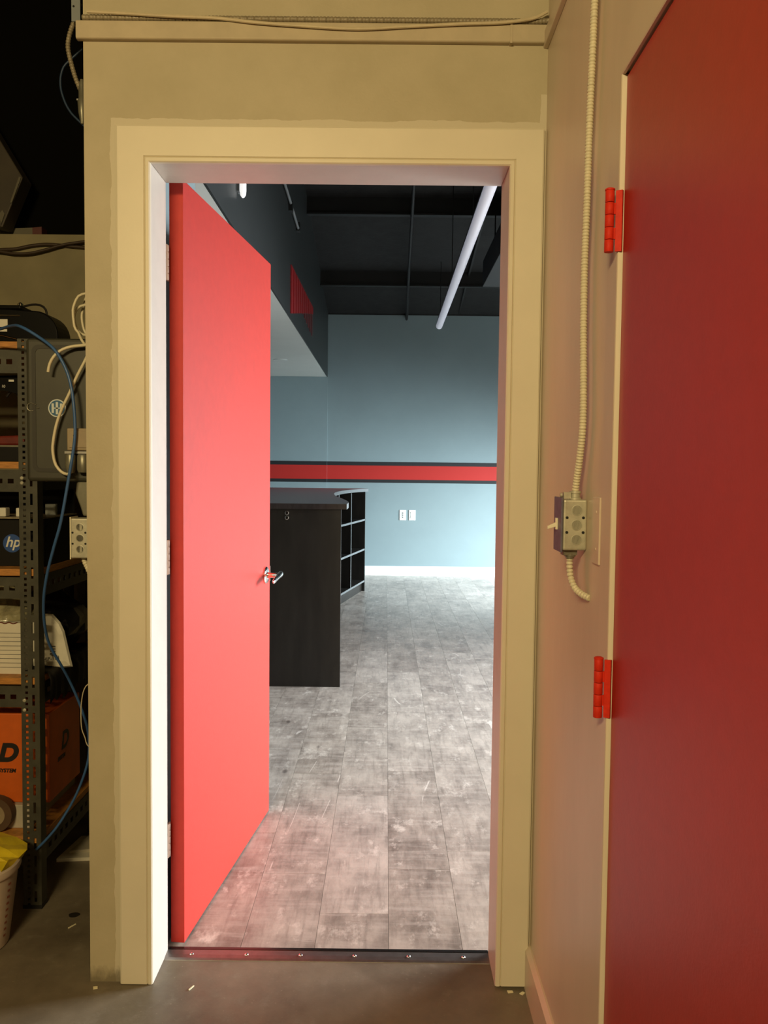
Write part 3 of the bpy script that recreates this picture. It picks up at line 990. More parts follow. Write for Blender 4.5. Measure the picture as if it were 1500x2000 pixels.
NB = 11
for i in range(NB):
    ya = 4.387 + 1.953 * i / NB
    yb = ya + 1.953 / NB * 0.80
    MB().prism_x([(ya, sign_low(ya)), (yb, sign_low(yb)), (yb, 2.963 + 0.04 * (yb - 4.387) / 1.95), (ya, 2.963 + 0.04 * (ya - 4.387) / 1.95)], SOF_X, SOF_X + 0.008).build('stroke', 'sign_red', sg)
    if i >= 5:
        t = (i - 5) / 5.0
        yc = ya + 1.953 / NB * 0.45
        zb0 = 2.755 - 0.050 * t
        MB().prism_x([(ya, zb0), (yc, zb0), (yc, sign_low(yc) - 0.004), (ya, sign_low(ya) - 0.004)], SOF_X, SOF_X + 0.006).build('lower_stroke', 'sign_red_faded', sg)

# ------------------------------------------------------------------ storage side: shelving
SX0, SX1, SY0, SY1 = -2.05, -1.054, 0.357, 0.90
su = thing('shelving_unit', ((SX0 + SX1) / 2, (SY0 + SY1) / 2, 0), 'grey slotted-angle shelving unit left of the doorway', 'shelving unit')


def slotted(xa, xb, za, zb, y0, y1, mode='post'):
    """a slotted steel strip in the xz plane, real holes: round row and long-slot row"""
    mb = MB()
    w_ = xb - xa
    c1, c2 = xa + w_ * 0.22, xa + w_ * 0.37
    d1_, d2_ = xa + w_ * 0.60, xa + w_ * 0.74
    for a, b2 in ((xa, c1), (c2, d1_), (d2_, xb)):
        mb.box(a, b2, y0, y1, za, zb)
    z = za
    while z < zb - 0.001:
        z2 = min(z + 0.0095, zb)
        mb.box(c1, c2, y0, y1, z, z2)
        z += 0.0175
    z = za
    while z < zb - 0.001:
        z2 = min(z + 0.022, zb)
        mb.box(d1_, d2_, y0, y1, z, z2)
        z += 0.056
    return mb


POST_H = 1.752
fp = slotted(SX1 - 0.056, SX1, 0.0, POST_H, SY0, SY0 + 0.0022)
fp.build('post_flange', 'shelf_grey', su)
B(SX1 - 0.0022, SX1, SY0 + 0.0022, SY0 + 0.040, 0.0, POST_H).build('post_flange', 'shelf_grey', su)
B(SX1 - 0.058, SX1 + 0.001, SY0 - 0.001, SY0 + 0.042, 0, 0.012).build('foot', 'shelf_black', su)
for (xa, ya) in ((SX0, SY0), (SX0, SY1 - 0.04), (SX1 - 0.056, SY1 - 0.04)):
    q = MB().box(xa, xa + 0.056, ya + 0.037, ya + 0.040, 0, POST_H)
    xo = xa if xa < -1.5 else xa + 0.053
    q.box(xo, xo + 0.003, ya, ya + 0.037, 0, POST_H)
    q.build('post', 'shelf_grey', su)
LEVELS = (1.7235, 1.363, 1.037, 0.702, 0.205)     # underside of each board


def slot_beam(x0_, x1_, z0, z1, y0, y1):
    mb = MB()
    h_ = z1 - z0
    za, zb = z0 + h_ * 0.38, z0 + h_ * 0.60
    mb.box(x0_, x1_, y0, y1, z0, za)
    mb.box(x0_, x1_, y0, y1, zb, z1)
    x = x1_
    while x > x0_ + 0.001:
        mb.box(max(x - 0.016, x0_), x, y0, y1, za, zb)
        x -= 0.034
    return mb


for i, zb_ in enumerate(LEVELS):
    th_ = 0.021
    B(SX0 + 0.004, SX1 - 0.005, SY0 + 0.006, SY1 - 0.004, zb_, zb_ + th_).build('shelf_board', 'plywood', su, bevel=0.001)
    hb = 0.066 if i else 0.070
    slot_beam(SX0, SX1 - 0.057, zb_ - hb - 0.004, zb_ - 0.004, SY0 + 0.0035, SY0 + 0.0060).build('front_beam', 'shelf_grey', su)
    sbm = MB()
    y0_, y1_ = SY0 + 0.041, SY1 - 0.04
    sbm.box(SX1 - 0.0045, SX1 - 0.0022, y0_, y1_, zb_ - hb, zb_ - hb * 0.6)
    sbm.box(SX1 - 0.0045, SX1 - 0.0022, y0_, y1_, zb_ - hb * 0.35, zb_)
    y = y0_
    while y < y1_:
        sbm.box(SX1 - 0.0045, SX1 - 0.0022, y, min(y + 0.022, y1_), zb_ - hb * 0.6, zb_ - hb * 0.35)
        y += 0.045
    sbm.build('side_beam', 'shelf_black' if i in (1, 2, 3, 4) else 'shelf_grey', su)
for zc in (1.335, 1.320, 0.655, 0.625):
    MB().lathe((SX1 - 0.046, SY0 + 0.0005, zc), (SX1 - 0.046, SY0 - 0.005, zc), [(0, 0.0055), (0.003, 0.0055), (0.0045, 0.003)], 8).build('bolt', 'galvanised', su)

bp_ = thing('slotted_post', (-1.203, 0.955, 0), 'black perforated steel post leaning behind the shelving', 'post')
slotted(-1.224, -1.187, 0.0, 1.34, 0.955, 0.958).build('flange', 'shelf_black', bp_)
B(-1.1895, -1.187, 0.958, 0.992, 0.0, 1.34).build('flange', 'shelf_black', bp_)

# things on the shelves ------------------------------------------------
LT = [z + 0.021 for z in LEVELS]
dvz = LT[0]
dev = thing('stereo_player', (-1.25, 0.56, dvz), 'glossy black rounded stereo player on the top shelf', 'player')
prof = [(-1.60, dvz + 0.002), (-1.034, dvz + 0.002)]
for k in range(9):
    a = math.radians(90 * k / 8)
    prof.append((-1.105 + 0.072 * math.cos(a), dvz + 0.035 + 0.077 * math.sin(a)))
prof += [(-1.20, dvz + 0.118), (-1.60, dvz + 0.118)]
MB().prism_y(prof, 0.47, 0.58).build('shell', 'black_plastic', dev, bevel=0.004, seg=2)
B(-1.50, -1.155, 0.485, 0.57, dvz + 0.118, dvz + 0.132).build('lid', 'black_plastic', dev, bevel=0.004)
B(-1.60, -1.150, 0.4675, 0.470, dvz + 0.094, dvz + 0.098).build('chrome_line', 'chrome', dev)
MB().tube([(-1.45, 0.466, dvz + 0.040), (-1.25, 0.466, dvz + 0.038), (-1.18, 0.466, dvz + 0.028), (-1.12, 0.467, dvz + 0.012)], 0.0025, 8).build('chrome_line', 'chrome', dev, smooth=True)
B(-1.214, -1.188, 0.4665, 0.470, dvz + 0.060, dvz + 0.084).build('badge', 'print_white', dev)
B(-1.212, -1.190, 0.4665, 0.470, dvz + 0.046, dvz + 0.053).build('badge', 'print_white', dev)
MB().lathe((-1.162, 0.50, dvz + 0.130), (-1.162, 0.50, dvz + 0.142), [(0, 0.010), (0.008, 0.009), (0.012, 0.004)], 14).build('knob', 'chrome', dev, smooth=True)
MB().tube([(-1.32, 0.55, dvz + 0.136), (-1.217, 0.55, 1.880), (-1.176, 0.55, 1.884), (-1.142, 0.55, 1.891), (-1.118, 0.55, 1.888), (-1.103, 0.55, 1.876), (-1.097, 0.55, 1.850)], 0.0036, 8).build('power_cord', 'black_cable', dev, smooth=True)

sh2 = LT[1]
bk = thing('small_parts_box', (-1.18, 0.5, sh2), 'low dark carton on the second shelf', 'box')
B(-1.50, -1.125, 0.42, 0.70, sh2, sh2 + 0.050).build('carton', 'black_card', bk, bevel=0.002)
B(-1.50, -1.125, 0.4185, 0.42, sh2 + 0.046, sh2 + 0.051).build('rim', 'grey_fitting', bk)
rp = MB().prism_y([(-1.45, sh2 + 0.051), (-1.13, sh2 + 0.051), (-1.13, sh2 + 0.084), (-1.24, sh2 + 0.078), (-1.45, sh2 + 0.07)], 0.44, 0.62)
tag(rp.build('red_pouch', 'red_item', bevel=0.006), 'dark red pouch on the low carton', 'pouch')

uc = thing('hanging_panel', (-1.20, 0.43, 1.59), 'black printed panel hung under the top shelf', 'panel')
MB().prism_y([(-1.50, 1.632), (-1.125, 1.648), (-1.125, 1.590), (-1.18, 1.604), (-1.50, 1.615)], 0.40, 0.46).build('panel', 'black_plastic', uc)
lettering('letters', 'sigla  10', (-1.205, 0.3985, 1.612), 0.012, 'print_white', uc, rot=-4)
B(-1.156, -1.140, 0.399, 0.400, 1.628, 1.634).build('label', 'print_white', uc)
MB().tube([(-1.150, 0.42, 1.605), (-1.165, 0.42, 1.595), (-1.172, 0.42, 1.584)], 0.004, 8).build('lead', 'black_cable', uc, smooth=True)
MB().tube([(-1.155, 0.42, 1.602), (-1.135, 0.42, 1.590), (-1.122, 0.42, 1.566), (-1.10, 0.43, 1.545)], 0.005, 8).build('lead', 'black_cable', uc, smooth=True)

sh3 = LT[2]
hb_ = thing('black_carton', (-1.25, 0.55, sh3), 'black carton with round blue logo on the third shelf', 'box')
B(-1.50, -1.062, 0.43, 0.68, sh3, sh3 + 0.150).build('carton', 'black_card', hb_, bevel=0.002)
MB().cyl((-1.165, 0.4305, 1.130), (-1.165, 0.4290, 1.130), 0.0285, 40).build('logo_disc', 'logo_blue', hb_)
lettering('logo_letters', 'hp', (-1.1865, 0.4286, 1.1195), 0.046, 'print_white', bpy.data.objects['logo_disc'], shear=0.28, bold=0.0006)
ty = thing('metal_tray', (-1.24, 0.55, sh3 + 0.150), 'shallow dark metal tray on the black carton', 'tray')
B(-1.50, -1.060, 0.415, 0.69, sh3 + 0.150, sh3 + 0.154).build('base', 'flex_metal', ty)
B(-1.50, -1.062, 0.67, 0.68, sh3 + 0.154, sh3 + 0.235).build('back_lip', 'black_plastic', ty)
for xx, ww in ((-1.215, 0.026), (-1.158, 0.020)):
    q = B(xx, xx + ww, 0.44, 0.47, sh3 + 0.1545, sh3 + 0.182).build('adapter', 'print_white', bevel=0.003)
    tag(q, 'small white adapter in the tray, %s of the pair' % ('left' if xx < -1.2 else 'right'), 'adapter')
wp = B(-1.115, -1.081, 0.56, 0.575, sh3 + 0.1545, sh3 + 0.190).build('white_plate', 'sticker_white', bevel=0.001)
tag(wp, 'small white metal plate standing beside the grey post', 'plate')

sh4 = LT[3]
pp = thing('paper_stack', (-1.22, 0.47, sh4), 'stack of ruled white papers on the fourth shelf', 'papers')
B(-1.50, -1.128, 0.41, 0.48, sh4, sh4 + 0.160).build('sheets', 'paper', pp)
for k in range(9):
    B(-1.40 + random.random() * 0.03, -1.132, 0.4092, 0.41, sh4 + 0.02 + k * 0.0135, sh4 + 0.0214 + k * 0.0135).build('ruled_line', 'print_grey', pp)
MB().tube([(-1.26 + 0.013 * k, 0.409, sh4 + 0.158 + 0.004 * (k % 2)) for k in range(10)], 0.0016, 6, step=0.004).build('red_stitch', 'red_item', pp)
cb = thing('clear_bag', (-1.20, 0.5, sh4 + 0.16), 'crumpled clear plastic bag on the paper stack', 'bag')
bl = MB()
ring_n, rows = 16, 7
vs_, fs = [], []
for r_i in range(rows):
    t = r_i / (rows - 1)
    rad = 0.085 * math.cos(t * 1.35) + 0.006
    for k in range(ring_n):
        a = 2 * math.pi * k / ring_n
        rr = rad * (1 + 0.14 * random.uniform(-1, 1))
        vs_.append((-1.225 + rr * math.cos(a) * 1.15, 0.50 + rr * math.sin(a) * 0.8, sh4 + 0.161 + 0.105 * t))
for i in range(rows - 1):
    for k in range(ring_n):
        fs.append((i * ring_n + k, i * ring_n + (k + 1) % ring_n, (i + 1) * ring_n + (k + 1) % ring_n, (i + 1) * ring_n + k))
fs.append(tuple(range(ring_n)))
fs.append(tuple((rows - 1) * ring_n + k for k in range(ring_n)))
bl.add(vs_, fs)
bl.build('bag_body', 'clear_bag', cb)

# white mailer hanging out of the fourth shelf
mb_ = thing('white_mailer', (-1.05, 0.50, 0.70), 'white plastic mailer printed SHIP-123 beside the post', 'mailer bag')
outl = [(-1.150, 0.897), (-1.069, 0.897), (-1.045, 0.870), (-1.032, 0.842), (-1.018, 0.778), (-1.006, 0.726), (-1.045, 0.722), (-1.071, 0.7235), (-1.103, 0.7235), (-1.160, 0.7235)]
mm = MB()
NS = 6
n = len(outl)
cx_, cz_ = -1.075, 0.80
rings = []
for dy, sc_ in ((-0.013, 0.72), (-0.009, 0.93), (0.0, 1.0), (0.008, 0.93), (0.012, 0.72)):
    rings.append([(cx_ + (x - cx_) * sc_, 0.50 + dy, cz_ + (z - cz_) * sc_ if True else z) for x, z in outl])
vs_, fs = [], []
for r_ in rings:
    vs_ += r_
for i in range(len(rings) - 1):
    for k in range(n):
        fs.append((i * n + k, i * n + (k + 1) % n, (i + 1) * n + (k + 1) % n, (i + 1) * n + k))
fs.append(tuple(range(n)))
fs.append(tuple((len(rings) - 1) * n + k for k in range(n)))
mm.add(vs_, fs)
mm.build('mailer_body', 'poly_bag', mb_)
lettering('letters', 'SHIP-123', (-1.104, 0.4862, 0.7440), 0.0165, 'print_black', mb_, rot=9)
for k in range(4):
    B(-1.074, -1.056, 0.4860, 0.4868, 0.7685 + k * 0.0075, 0.7735 + k * 0.0075).build('pictogram_bar', 'print_grey', mb_)
MB().prism_y([(-1.076, 0.768), (-1.065, 0.762), (-1.054, 0.768)], 0.4860, 0.4868).build('pictogram_base', 'print_grey', mb_)
kb = thing('dark_sack', (-0.99, 0.62, sh4), 'crumpled black plastic sack on the fourth shelf behind the mailer', 'sack')
vs_, fs = [], []
ring_n, rows = 18, 8
for r_i in range(rows):
    t = r_i / (rows - 1)
    rad = 0.13 * math.sin(0.6 + t * 2.3) + 0.012
    for k in range(ring_n):
        a = 2 * math.pi * k / ring_n
        rr = rad * (1 + 0.12 * random.uniform(-1, 1))
        vs_.append((min(-1.20 + rr * math.cos(a), -1.058), 0.76 + rr * math.sin(a), sh4 + 0.012 + 0.20 * t))
for i in range(rows - 1):
    for k in range(ring_n):
        fs.append((i * ring_n + k, i * ring_n + (k + 1) % ring_n, (i + 1) * ring_n + (k + 1) % ring_n, (i + 1) * ring_n + k))
fs.append(tuple(range(ring_n)))
fs.append(tuple((rows - 1) * ring_n + k for k in range(ring_n)))
MB().add(vs_, fs).build('sack_body', 'dark_bag', kb)

clt = thing('black_cloth', (-1.08, 0.6, LEVELS[3] - 0.07), 'black cloth draped over the fourth shelf edge', 'cloth')
cv, cf = [], []
NC = 24
for i in range(NC + 1):
    y = 0.415 + 0.43 * i / NC
    wv = 0.004 * math.sin(i * 1.7) + 0.003 * math.sin(i * 0.6)
    for (x, z) in ((-1.17, sh4 + 0.003), (-1.10, sh4 + 0.004 + wv), (-1.050, sh4 + 0.004), (-1.043 + wv, sh4 - 0.02), (-1.044 + wv, LEVELS[3] - 0.074 + wv * 3)):
        cv.append((x, y, z))
for i in range(NC):
    for k in range(4):
        cf.append((i * 5 + k, i * 5 + k + 1, (i + 1) * 5 + k + 1, (i + 1) * 5 + k))
cl_o = MB().add(cv, cf).build('cloth_sheet', 'black_card', clt, smooth=True)
sm_ = cl_o.modifiers.new('thickness', 'SOLIDIFY')
sm_.thickness = 0.0015

sh5 = LT[4]
fc = B(-1.60, -1.115, 0.42, 0.80, sh5, sh5 + 0.075).build('flat_carton', 'white_card', bevel=0.003)
tag(fc, 'flat pale carton under the orange box', 'box')
ob = thing('orange_box', (-1.2, 0.57, sh5 + 0.075), 'orange carton with black lettering on the bottom shelf', 'box')
B(-1.42, -1.060, 0.44, 0.70, sh5 + 0.0755, 0.588).build('carton', 'orange_card', ob, bevel=0.003)
lettering('letter', 'D', (-1.2230, 0.4395, 0.436), 0.078, 'print_black', ob, shear=0.25, bold=0.0042)
lettering('letters', 'SYSTEM', (-1.2235, 0.4395, 0.399), 0.0165, 'print_black', ob, shear=0.2, bold=0.0008)
lettering('letter', 'D', (-1.0596, 0.535, 0.440), 0.080, 'print_black', ob, normal='+X', shear=0.2, bold=0.0022)
lettering('letters', 'SYSTEM', (-1.0596, 0.505, 0.410), 0.018, 'print_black', ob, normal='+X', shear=0.2, bold=0.0008)
rl = thing('tape_roll', (-1.215, 0.40, sh5), 'dark tape roll standing before the orange box', 'tape roll')
rr_ = MB()
rr_.lathe((-1.212, 0.385, sh5 + 0.056), (-1.212, 0.415, sh5 + 0.056), [(0, 0.036), (0.0, 0.055), (0.03, 0.055), (0.03, 0.036)], 28)
rr_.build('roll', 'brown_card', rl, smooth=True)
MB().lathe((-1.212, 0.383, sh5 + 0.056), (-1.212, 0.400, sh5 + 0.056), [(0, 0.022), (0.0, 0.034), (0.016, 0.034), (0.016, 0.022)], 24).build('core', 'beige_box', rl, smooth=True)

# floor things under / in front of the shelving
bu = thing('bucket', (-1.155, 0.17, 0), 'pale measuring bucket with red printing on the concrete', 'bucket')
BXc, BYc = -1.172, 0.165
bb_ = MB()
bb_.lathe((BXc, BYc, 0.0), (BXc, BYc, 0.245), [(0, 0.092), (0.003, 0.096), (0.215, 0.123), (0.217, 0.129), (0.224, 0.131), (0.236, 0.129), (0.240, 0.1235), (0.236, 0.1195), (0.05, 0.099), (0.01, 0.085)], 40)
bb_.build('bucket_body', 'bucket_plastic', bu, smooth=True)
for k in range(9):
    for j in range(3):
        a = math.radians(-62 + j * 24)
        z = 0.035 + k * 0.019
        r_ = 0.0965 + 0.027 * z / 0.212
        pa = []
        for da in (0.0, 0.10):
            for dz in (0, 0.007):
                rr = r_ + 0.0007 + 0.027 * dz / 0.212
                pa.append((BXc + rr * math.cos(a + da), BYc + rr * math.sin(a + da), z + dz))
        MB().add(pa, [(0, 2, 3, 1)]).build('print_mark', 'bucket_print', bu)
yb_ = thing('yellow_bag', (-1.10, 0.24, 0.24), 'crumpled yellow plastic bag stuffed in the bucket', 'bag')
yo = [(-1.30, 0.30), (-1.20, 0.318), (-1.116, 0.291), (-1.075, 0.268), (-1.040, 0.248), (-1.047, 0.236), (-1.068, 0.208), (-1.078, 0.246), (-1.10, 0.252), (-1.30, 0.244)]
vs_, fs = [], []
n = len(yo)
for dy, sc_ in ((-0.05, 0.80), (-0.02, 0.95), (0.02, 1.0), (0.06, 0.85)):
    for x, z in yo:
        vs_.append((-1.15 + (x + 1.15) * sc_, 0.20 + dy + 0.012 * math.sin(x * 70), 0.262 + (z - 0.262) * sc_ + 0.004 * math.sin(x * 120 + dy * 90)))
for i in range(3):
    for k in range(n):
        fs.append((i * n + k, i * n + (k + 1) % n, (i + 1) * n + (k + 1) % n, (i + 1) * n + k))
fs.append(tuple(range(n)))
fs.append(tuple(3 * n + k for k in range(n)))
MB().add(vs_, fs).build('bag_body', 'yellow_plastic', yb_)
fp_ = thing('flat_paper_bundle', (-1.05, 0.75, 0), 'flattened white paper bundle on the floor under the shelving', 'paper')
MB().prism_z([(-1.13, 0.66), (-0.90, 0.69), (-0.90, 0.86), (-1.11, 0.84)], 0.0, 0.012).build('sheet', 'paper', fp_)
MB().prism_z([(-1.10, 0.70), (-0.92, 0.74), (-0.90, 0.90), (-1.06, 0.90)], 0.012, 0.022).build('sheet', 'white_card', fp_)

# ------------------------------------------------------------------ things fixed to the return of the near wall
ec = thing('electrical_cabinet', (-0.865, 0.2, 1.331), 'dark grey electrical cabinet with blue sticker', 'electrical cabinet')
B(-0.953, XL, 0.052, 0.33, 1.331, 1.708).build('cabinet_body', 'cabinet_grey', ec, bevel=0.010, seg=3)
fr = MB()
outer = rounded_rect(-0.936, -0.700, 1.356, 1.690, 0.018)
inner = rounded_rect(-0.926, -0.700, 1.366, 1.680, 0.012)
no = len(outer)
vs_ = [(x, 0.0505, z) for x, z in outer] + [(x, 0.0505, z) for x, z in inner] + [(x, 0.053, z) for x, z in outer] + [(x, 0.053, z) for x, z in inner]
vs_ = [(min(x, -0.777), y, z) for x, y, z in vs_]
fs = []
for i in range(no):
    j = (i + 1) % no
    fs.append((i, j, no + j, no + i))
    fs.append((i, 2 * no + i, 2 * no + j, j))
    fs.append((no + i, no + j, 3 * no + j, 3 * no + i))
fr.add(vs_, fs).build('pressed_groove', 'cabinet_groove', ec)
MB().cyl((-0.870, 0.0525, 1.5245), (-0.870, 0.0510, 1.5245), 0.0235, 40).build('sticker', 'sticker_white', ec)
stick = bpy.data.objects['sticker']
stk = MB().cyl((-0.870, 0.0511, 1.5245), (-0.870, 0.0506, 1.5245), 0.0205, 40).build('sticker_disc', 'sticker_blue', stick)
em = MB()
for xx in (-0.881, -0.870, -0.859):
    hh = 0.0125 if xx != -0.870 else 0.016
    em.box(xx - 0.0030, xx + 0.0030, 0.0500, 0.0507, 1.5245 - hh, 1.5245 + hh)
em.box(-0.878, -0.862, 0.0500, 0.0507, 1.5230, 1.5260)
em.build('sticker_mark', 'sticker_white', stick)
ky = MB()
arc = [(-0.938 + 0.0105 * math.cos(math.radians(a)), 0.0500, 1.5270 + 0.0105 * math.sin(math.radians(a))) for a in range(45, 325, 20)]
ky.tube(arc, 0.0011, 6, step=0.003)
ky.tube([(-0.928, 0.0500, 1.533), (-0.924, 0.0500, 1.534)], 0.0011, 6)
ky.tube([(-0.924, 0.0500, 1.5245), (-0.917, 0.0500, 1.5245)], 0.0012, 6)
ky.build('key_symbol', 'grey_fitting', ec)

jb = thing('junction_box', (-0.808, 0.05, 1.413), 'brownish junction box fixed below the electrical cabinet sticker', 'junction box')
B(-0.833, XL, 0.020, 0.050, 1.413, 1.471).build('box_body', 'beige_box', jb, bevel=0.003)
B(-0.827, -0.780, 0.018, 0.0205, 1.420, 1.464).build('cover', 'beige_box', jb, bevel=0.001)
MB().cyl((-0.812, 0.018, 1.4515), (-0.812, 0.0155, 1.4515), 0.003, 10).build('screw', 'chrome', jb)
B(-0.840, XL, 0.022, 0.048, 1.405, 1.411).build('lock_ring', 'brushed_steel', jb)
ft = thing('conduit_fitting', (-0.81, 0.04, 1.34), 'pair of round grey conduit fittings under the junction box', 'fitting')
MB().lathe((-0.829, 0.036, 1.404), (-0.829, 0.036, 1.352), [(0, 0.012), (0.004, 0.014), (0.030, 0.014), (0.045, 0.011), (0.050, 0.008)], 20).build('fitting_body', 'grey_fitting', ft, smooth=True)
MB().lathe((-0.7965, 0.036, 1.404), (-0.7965, 0.036, 1.352), [(0, 0.013), (0.004, 0.016), (0.040, 0.016), (0.048, 0.013)], 20).build('fitting_body', 'grey_fitting', ft, smooth=True)
rc = MB()
rc.prism_y([(-0.822, 1.331), (XL, 1.331), (XL, 1.240), (-0.806, 1.240), (-0.812, 1.262), (-0.826, 1.300)], 0.055, 0.085)
tag(rc.build('conduit_riser', 'grey_fitting', bevel=0.004), 'flat grey riser between the cabinet and the lower box', 'conduit')
lb_ = thing('outlet_box', (-0.80, 0.04, 1.131), 'galvanised box with three knockouts at the wall corner', 'junction box')
lbody = B(-0.826, XL, 0.020, 0.075, 1.131, 1.236).build('box_body', 'galvanised', lb_, bevel=0.004, seg=3)
for zc in (1.213, 1.184, 1.155):
    MB().lathe((-0.801, 0.0205, zc), (-0.801, 0.0175, zc), [(0, 0.0105), (0.0012, 0.0105), (0.0014, 0.0092), (0.0005, 0.0088)], 26).build('knockout', 'knockout_metal', lbody, smooth=True)
for xx in (-0.820, -0.7865):
    for zc in (1.1985, 1.1695):
        MB().cyl((xx, 0.0205, zc), (xx, 0.0190, zc), 0.0027, 14).build('screw_hole', 'dark_hole', lbody)
B(-0.8290, -0.8265, 0.024, 0.077, 1.128, 1.239).build('cover_plate', 'cream_plastic', lb_)
MB().tube([(-0.800, 0.045, 1.133), (-0.797, 0.045, 1.118), (-0.788, 0.045, 1.098), (-0.780, 0.045, 1.070), (-0.779, 0.045, 1.0)], 0.0075, 10, step=0.0015, rib=0.22, pitch=0.007).build('conduit_tail', 'flex_cream', lb_, smooth=True)


def cable(name, pts, r, material, label, cat='cable', rib=0.0, step=0.01, pitch=0.005):
    o_ = MB().tube(pts, r, 9, step=step, rib=rib, pitch=pitch).build(name, material, smooth=True)
    return tag(o_, label, cat)


cable('network_cable', [(-1.155, 0.25, 1.751), (-1.087, 0.20, 1.754), (-1.022, 0.12, 1.749), (-0.957, 0.035, 1.734), (-0.902, 0.022, 1.704), (-0.858, 0.012, 1.670),
                        (-0.827, 0.008, 1.617), (-0.812, 0.006, 1.558), (-0.806, 0.006, 1.479), (-0.809, 0.006, 1.426), (-0.825, 0.006, 1.333), (-0.847, 0.010, 1.226),
                        (-0.874, 0.030, 1.157), (-0.904, 0.060, 1.085), (-0.931, 0.100, 1.009), (-0.950, 0.150, 0.929), (-0.957, 0.200, 0.861), (-0.944, 0.250, 0.790),
                        (-0.936, 0.300, 0.724), (-0.918, 0.330, 0.645), (-0.905, 0.350, 0.568), (-0.905, 0.360, 0.493), (-0.919, 0.360, 0.429), (-0.952, 0.360, 0.348),
                        (-0.996, 0.350, 0.272), (-1.032, 0.345, 0.227), (-1.064, 0.345, 0.194)], 0.0040, 'blue_cable', 'blue network cable hanging in front of the shelving')
cable('cut_cable', [(-0.772, 0.030, 1.690), (-0.795, 0.030, 1.686), (-0.822, 0.030, 1.683), (-0.847, 0.025, 1.673), (-0.865, 0.020, 1.655), (-0.876, 0.020, 1.635), (-0.880, 0.020, 1.615)],
      0.0040, 'white_cable', 'short cream cable with cut end over the electrical cabinet')
cable('cream_cable', [(-0.772, 0.030, 1.680), (-0.788, 0.030, 1.646), (-0.809, 0.030, 1.606), (-0.830, 0.030, 1.560), (-0.850, 0.030, 1.519), (-0.864, 0.030, 1.479), (-0.872, 0.030, 1.439),
                      (-0.874, 0.030, 1.412), (-0.868, 0.030, 1.379), (-0.854, 0.030, 1.359), (-0.838, 0.028, 1.351), (-0.826, 0.022, 1.354)], 0.0040, 'white_cable', 'long cream cable looping down to the round fittings')
cable('cable_loop', [(-0.775, 0.060, 1.828), (-0.799, 0.060, 1.825), (-0.816, 0.060, 1.817), (-0.828, 0.060, 1.790), (-0.829, 0.060, 1.770), (-0.825, 0.060, 1.737), (-0.816, 0.060, 1.725), (-0.800, 0.045, 1.700), (-0.775, 0.040, 1.67)],
      0.0036, 'white_cable', 'outer cream cable loop above the electrical cabinet')
cable('cable_loop', [(-0.775, 0.080, 1.803), (-0.813, 0.080, 1.798), (-0.827, 0.080, 1.788), (-0.834, 0.080, 1.770), (-0.831, 0.080, 1.747), (-0.820, 0.080, 1.728), (-0.805, 0.075, 1.720), (-0.775, 0.075, 1.716)],
      0.0036, 'white_cable', 'inner cream cable loop above the electrical cabinet')
cable('cable_loop', [(-0.775, 0.10, 1.850), (-0.804, 0.10, 1.832), (-0.816, 0.10, 1.798), (-0.821, 0.10, 1.771), (-0.814, 0.10, 1.735), (-0.800, 0.10, 1.720), (-0.775, 0.10, 1.716)],
      0.0036, 'white_cable', 'innermost cream cable loop hugging the wall corner')
cable('wall_cable', [(-1.60, 0.993, 2.155), (-1.529, 0.993, 2.163), (-1.452, 0.993, 2.177), (-1.395, 0.993, 2.181), (-1.337, 0.993, 2.193), (-1.280, 0.993, 2.199), (-1.222, 0.993, 2.196), (-1.165, 0.993, 2.191), (-1.088, 0.993, 2.188), (-0.80, 0.993, 2.19)],
      0.0068, 'brown_cable', 'upper dark cable strung along the storage wall')
cable('wall_cable', [(-1.60, 0.980, 2.178), (-1.526, 0.980, 2.171), (-1.450, 0.980, 2.168), (-1.393, 0.980, 2.161), (-1.335, 0.980, 2.163), (-1.278, 0.980, 2.176), (-1.220, 0.980, 2.193), (-1.163, 0.980, 2.203), (-1.086, 0.980, 2.209), (-0.80, 0.980, 2.21)],
      0.0055, 'brown_cable', 'lower sagging dark cable strung along the storage wall')
cable('armoured_conduit', [(-0.828, 0.12, 2.60), (-0.841, 0.12, 2.555), (-0.849, 0.12, 2.535), (-0.857, 0.12, 2.508), (-0.859, 0.12, 2.482), (-0.852, 0.12, 2.448), (-0.841, 0.12, 2.409), (-0.826, 0.12, 2.372), (-0.800, 0.12, 2.32), (-0.780, 0.12, 2.28)],
      0.0066, 'flex_metal', 'bowed ribbed metal conduit outside the wall corner', 'conduit', rib=0.3, step=0.0015, pitch=0.0078)
cable('blue_wire', [(-0.85, 0.2, 2.52), (-0.888, 0.2, 2.487), (-0.903, 0.2, 2.470), (-0.911, 0.2, 2.442), (-0.910, 0.2, 2.411), (-0.899, 0.2, 2.376), (-0.884, 0.2, 2.350), (-0.867, 0.2, 2.332), (-0.80, 0.2, 2.27)],
      0.0032, 'dim_blue', 'blue wire bowing out in the dark beside the wall top')
cable('thin_wire', [(-0.80, 0.3, 0.76), (-0.875, 0.3, 0.728), (-0.895, 0.3, 0.709), (-0.903, 0.3, 0.678), (-0.906, 0.3, 0.647), (-0.905, 0.3, 0.592), (-0.895, 0.3, 0.561), (-0.880, 0.3, 0.530), (-0.80, 0.3, 0.49)],
      0.0016, 'wall_cable', 'thin pale wire beside the blue cable near the wall')
cable('black_lead', [(-1.085, 0.95, 1.16), (-1.085, 0.96, 0.98), (-1.08, 0.95, 0.90), (-1.05, 0.95, 0.82)], 0.005, 'black_cable', 'black lead hanging on the storage wall under the side beam')

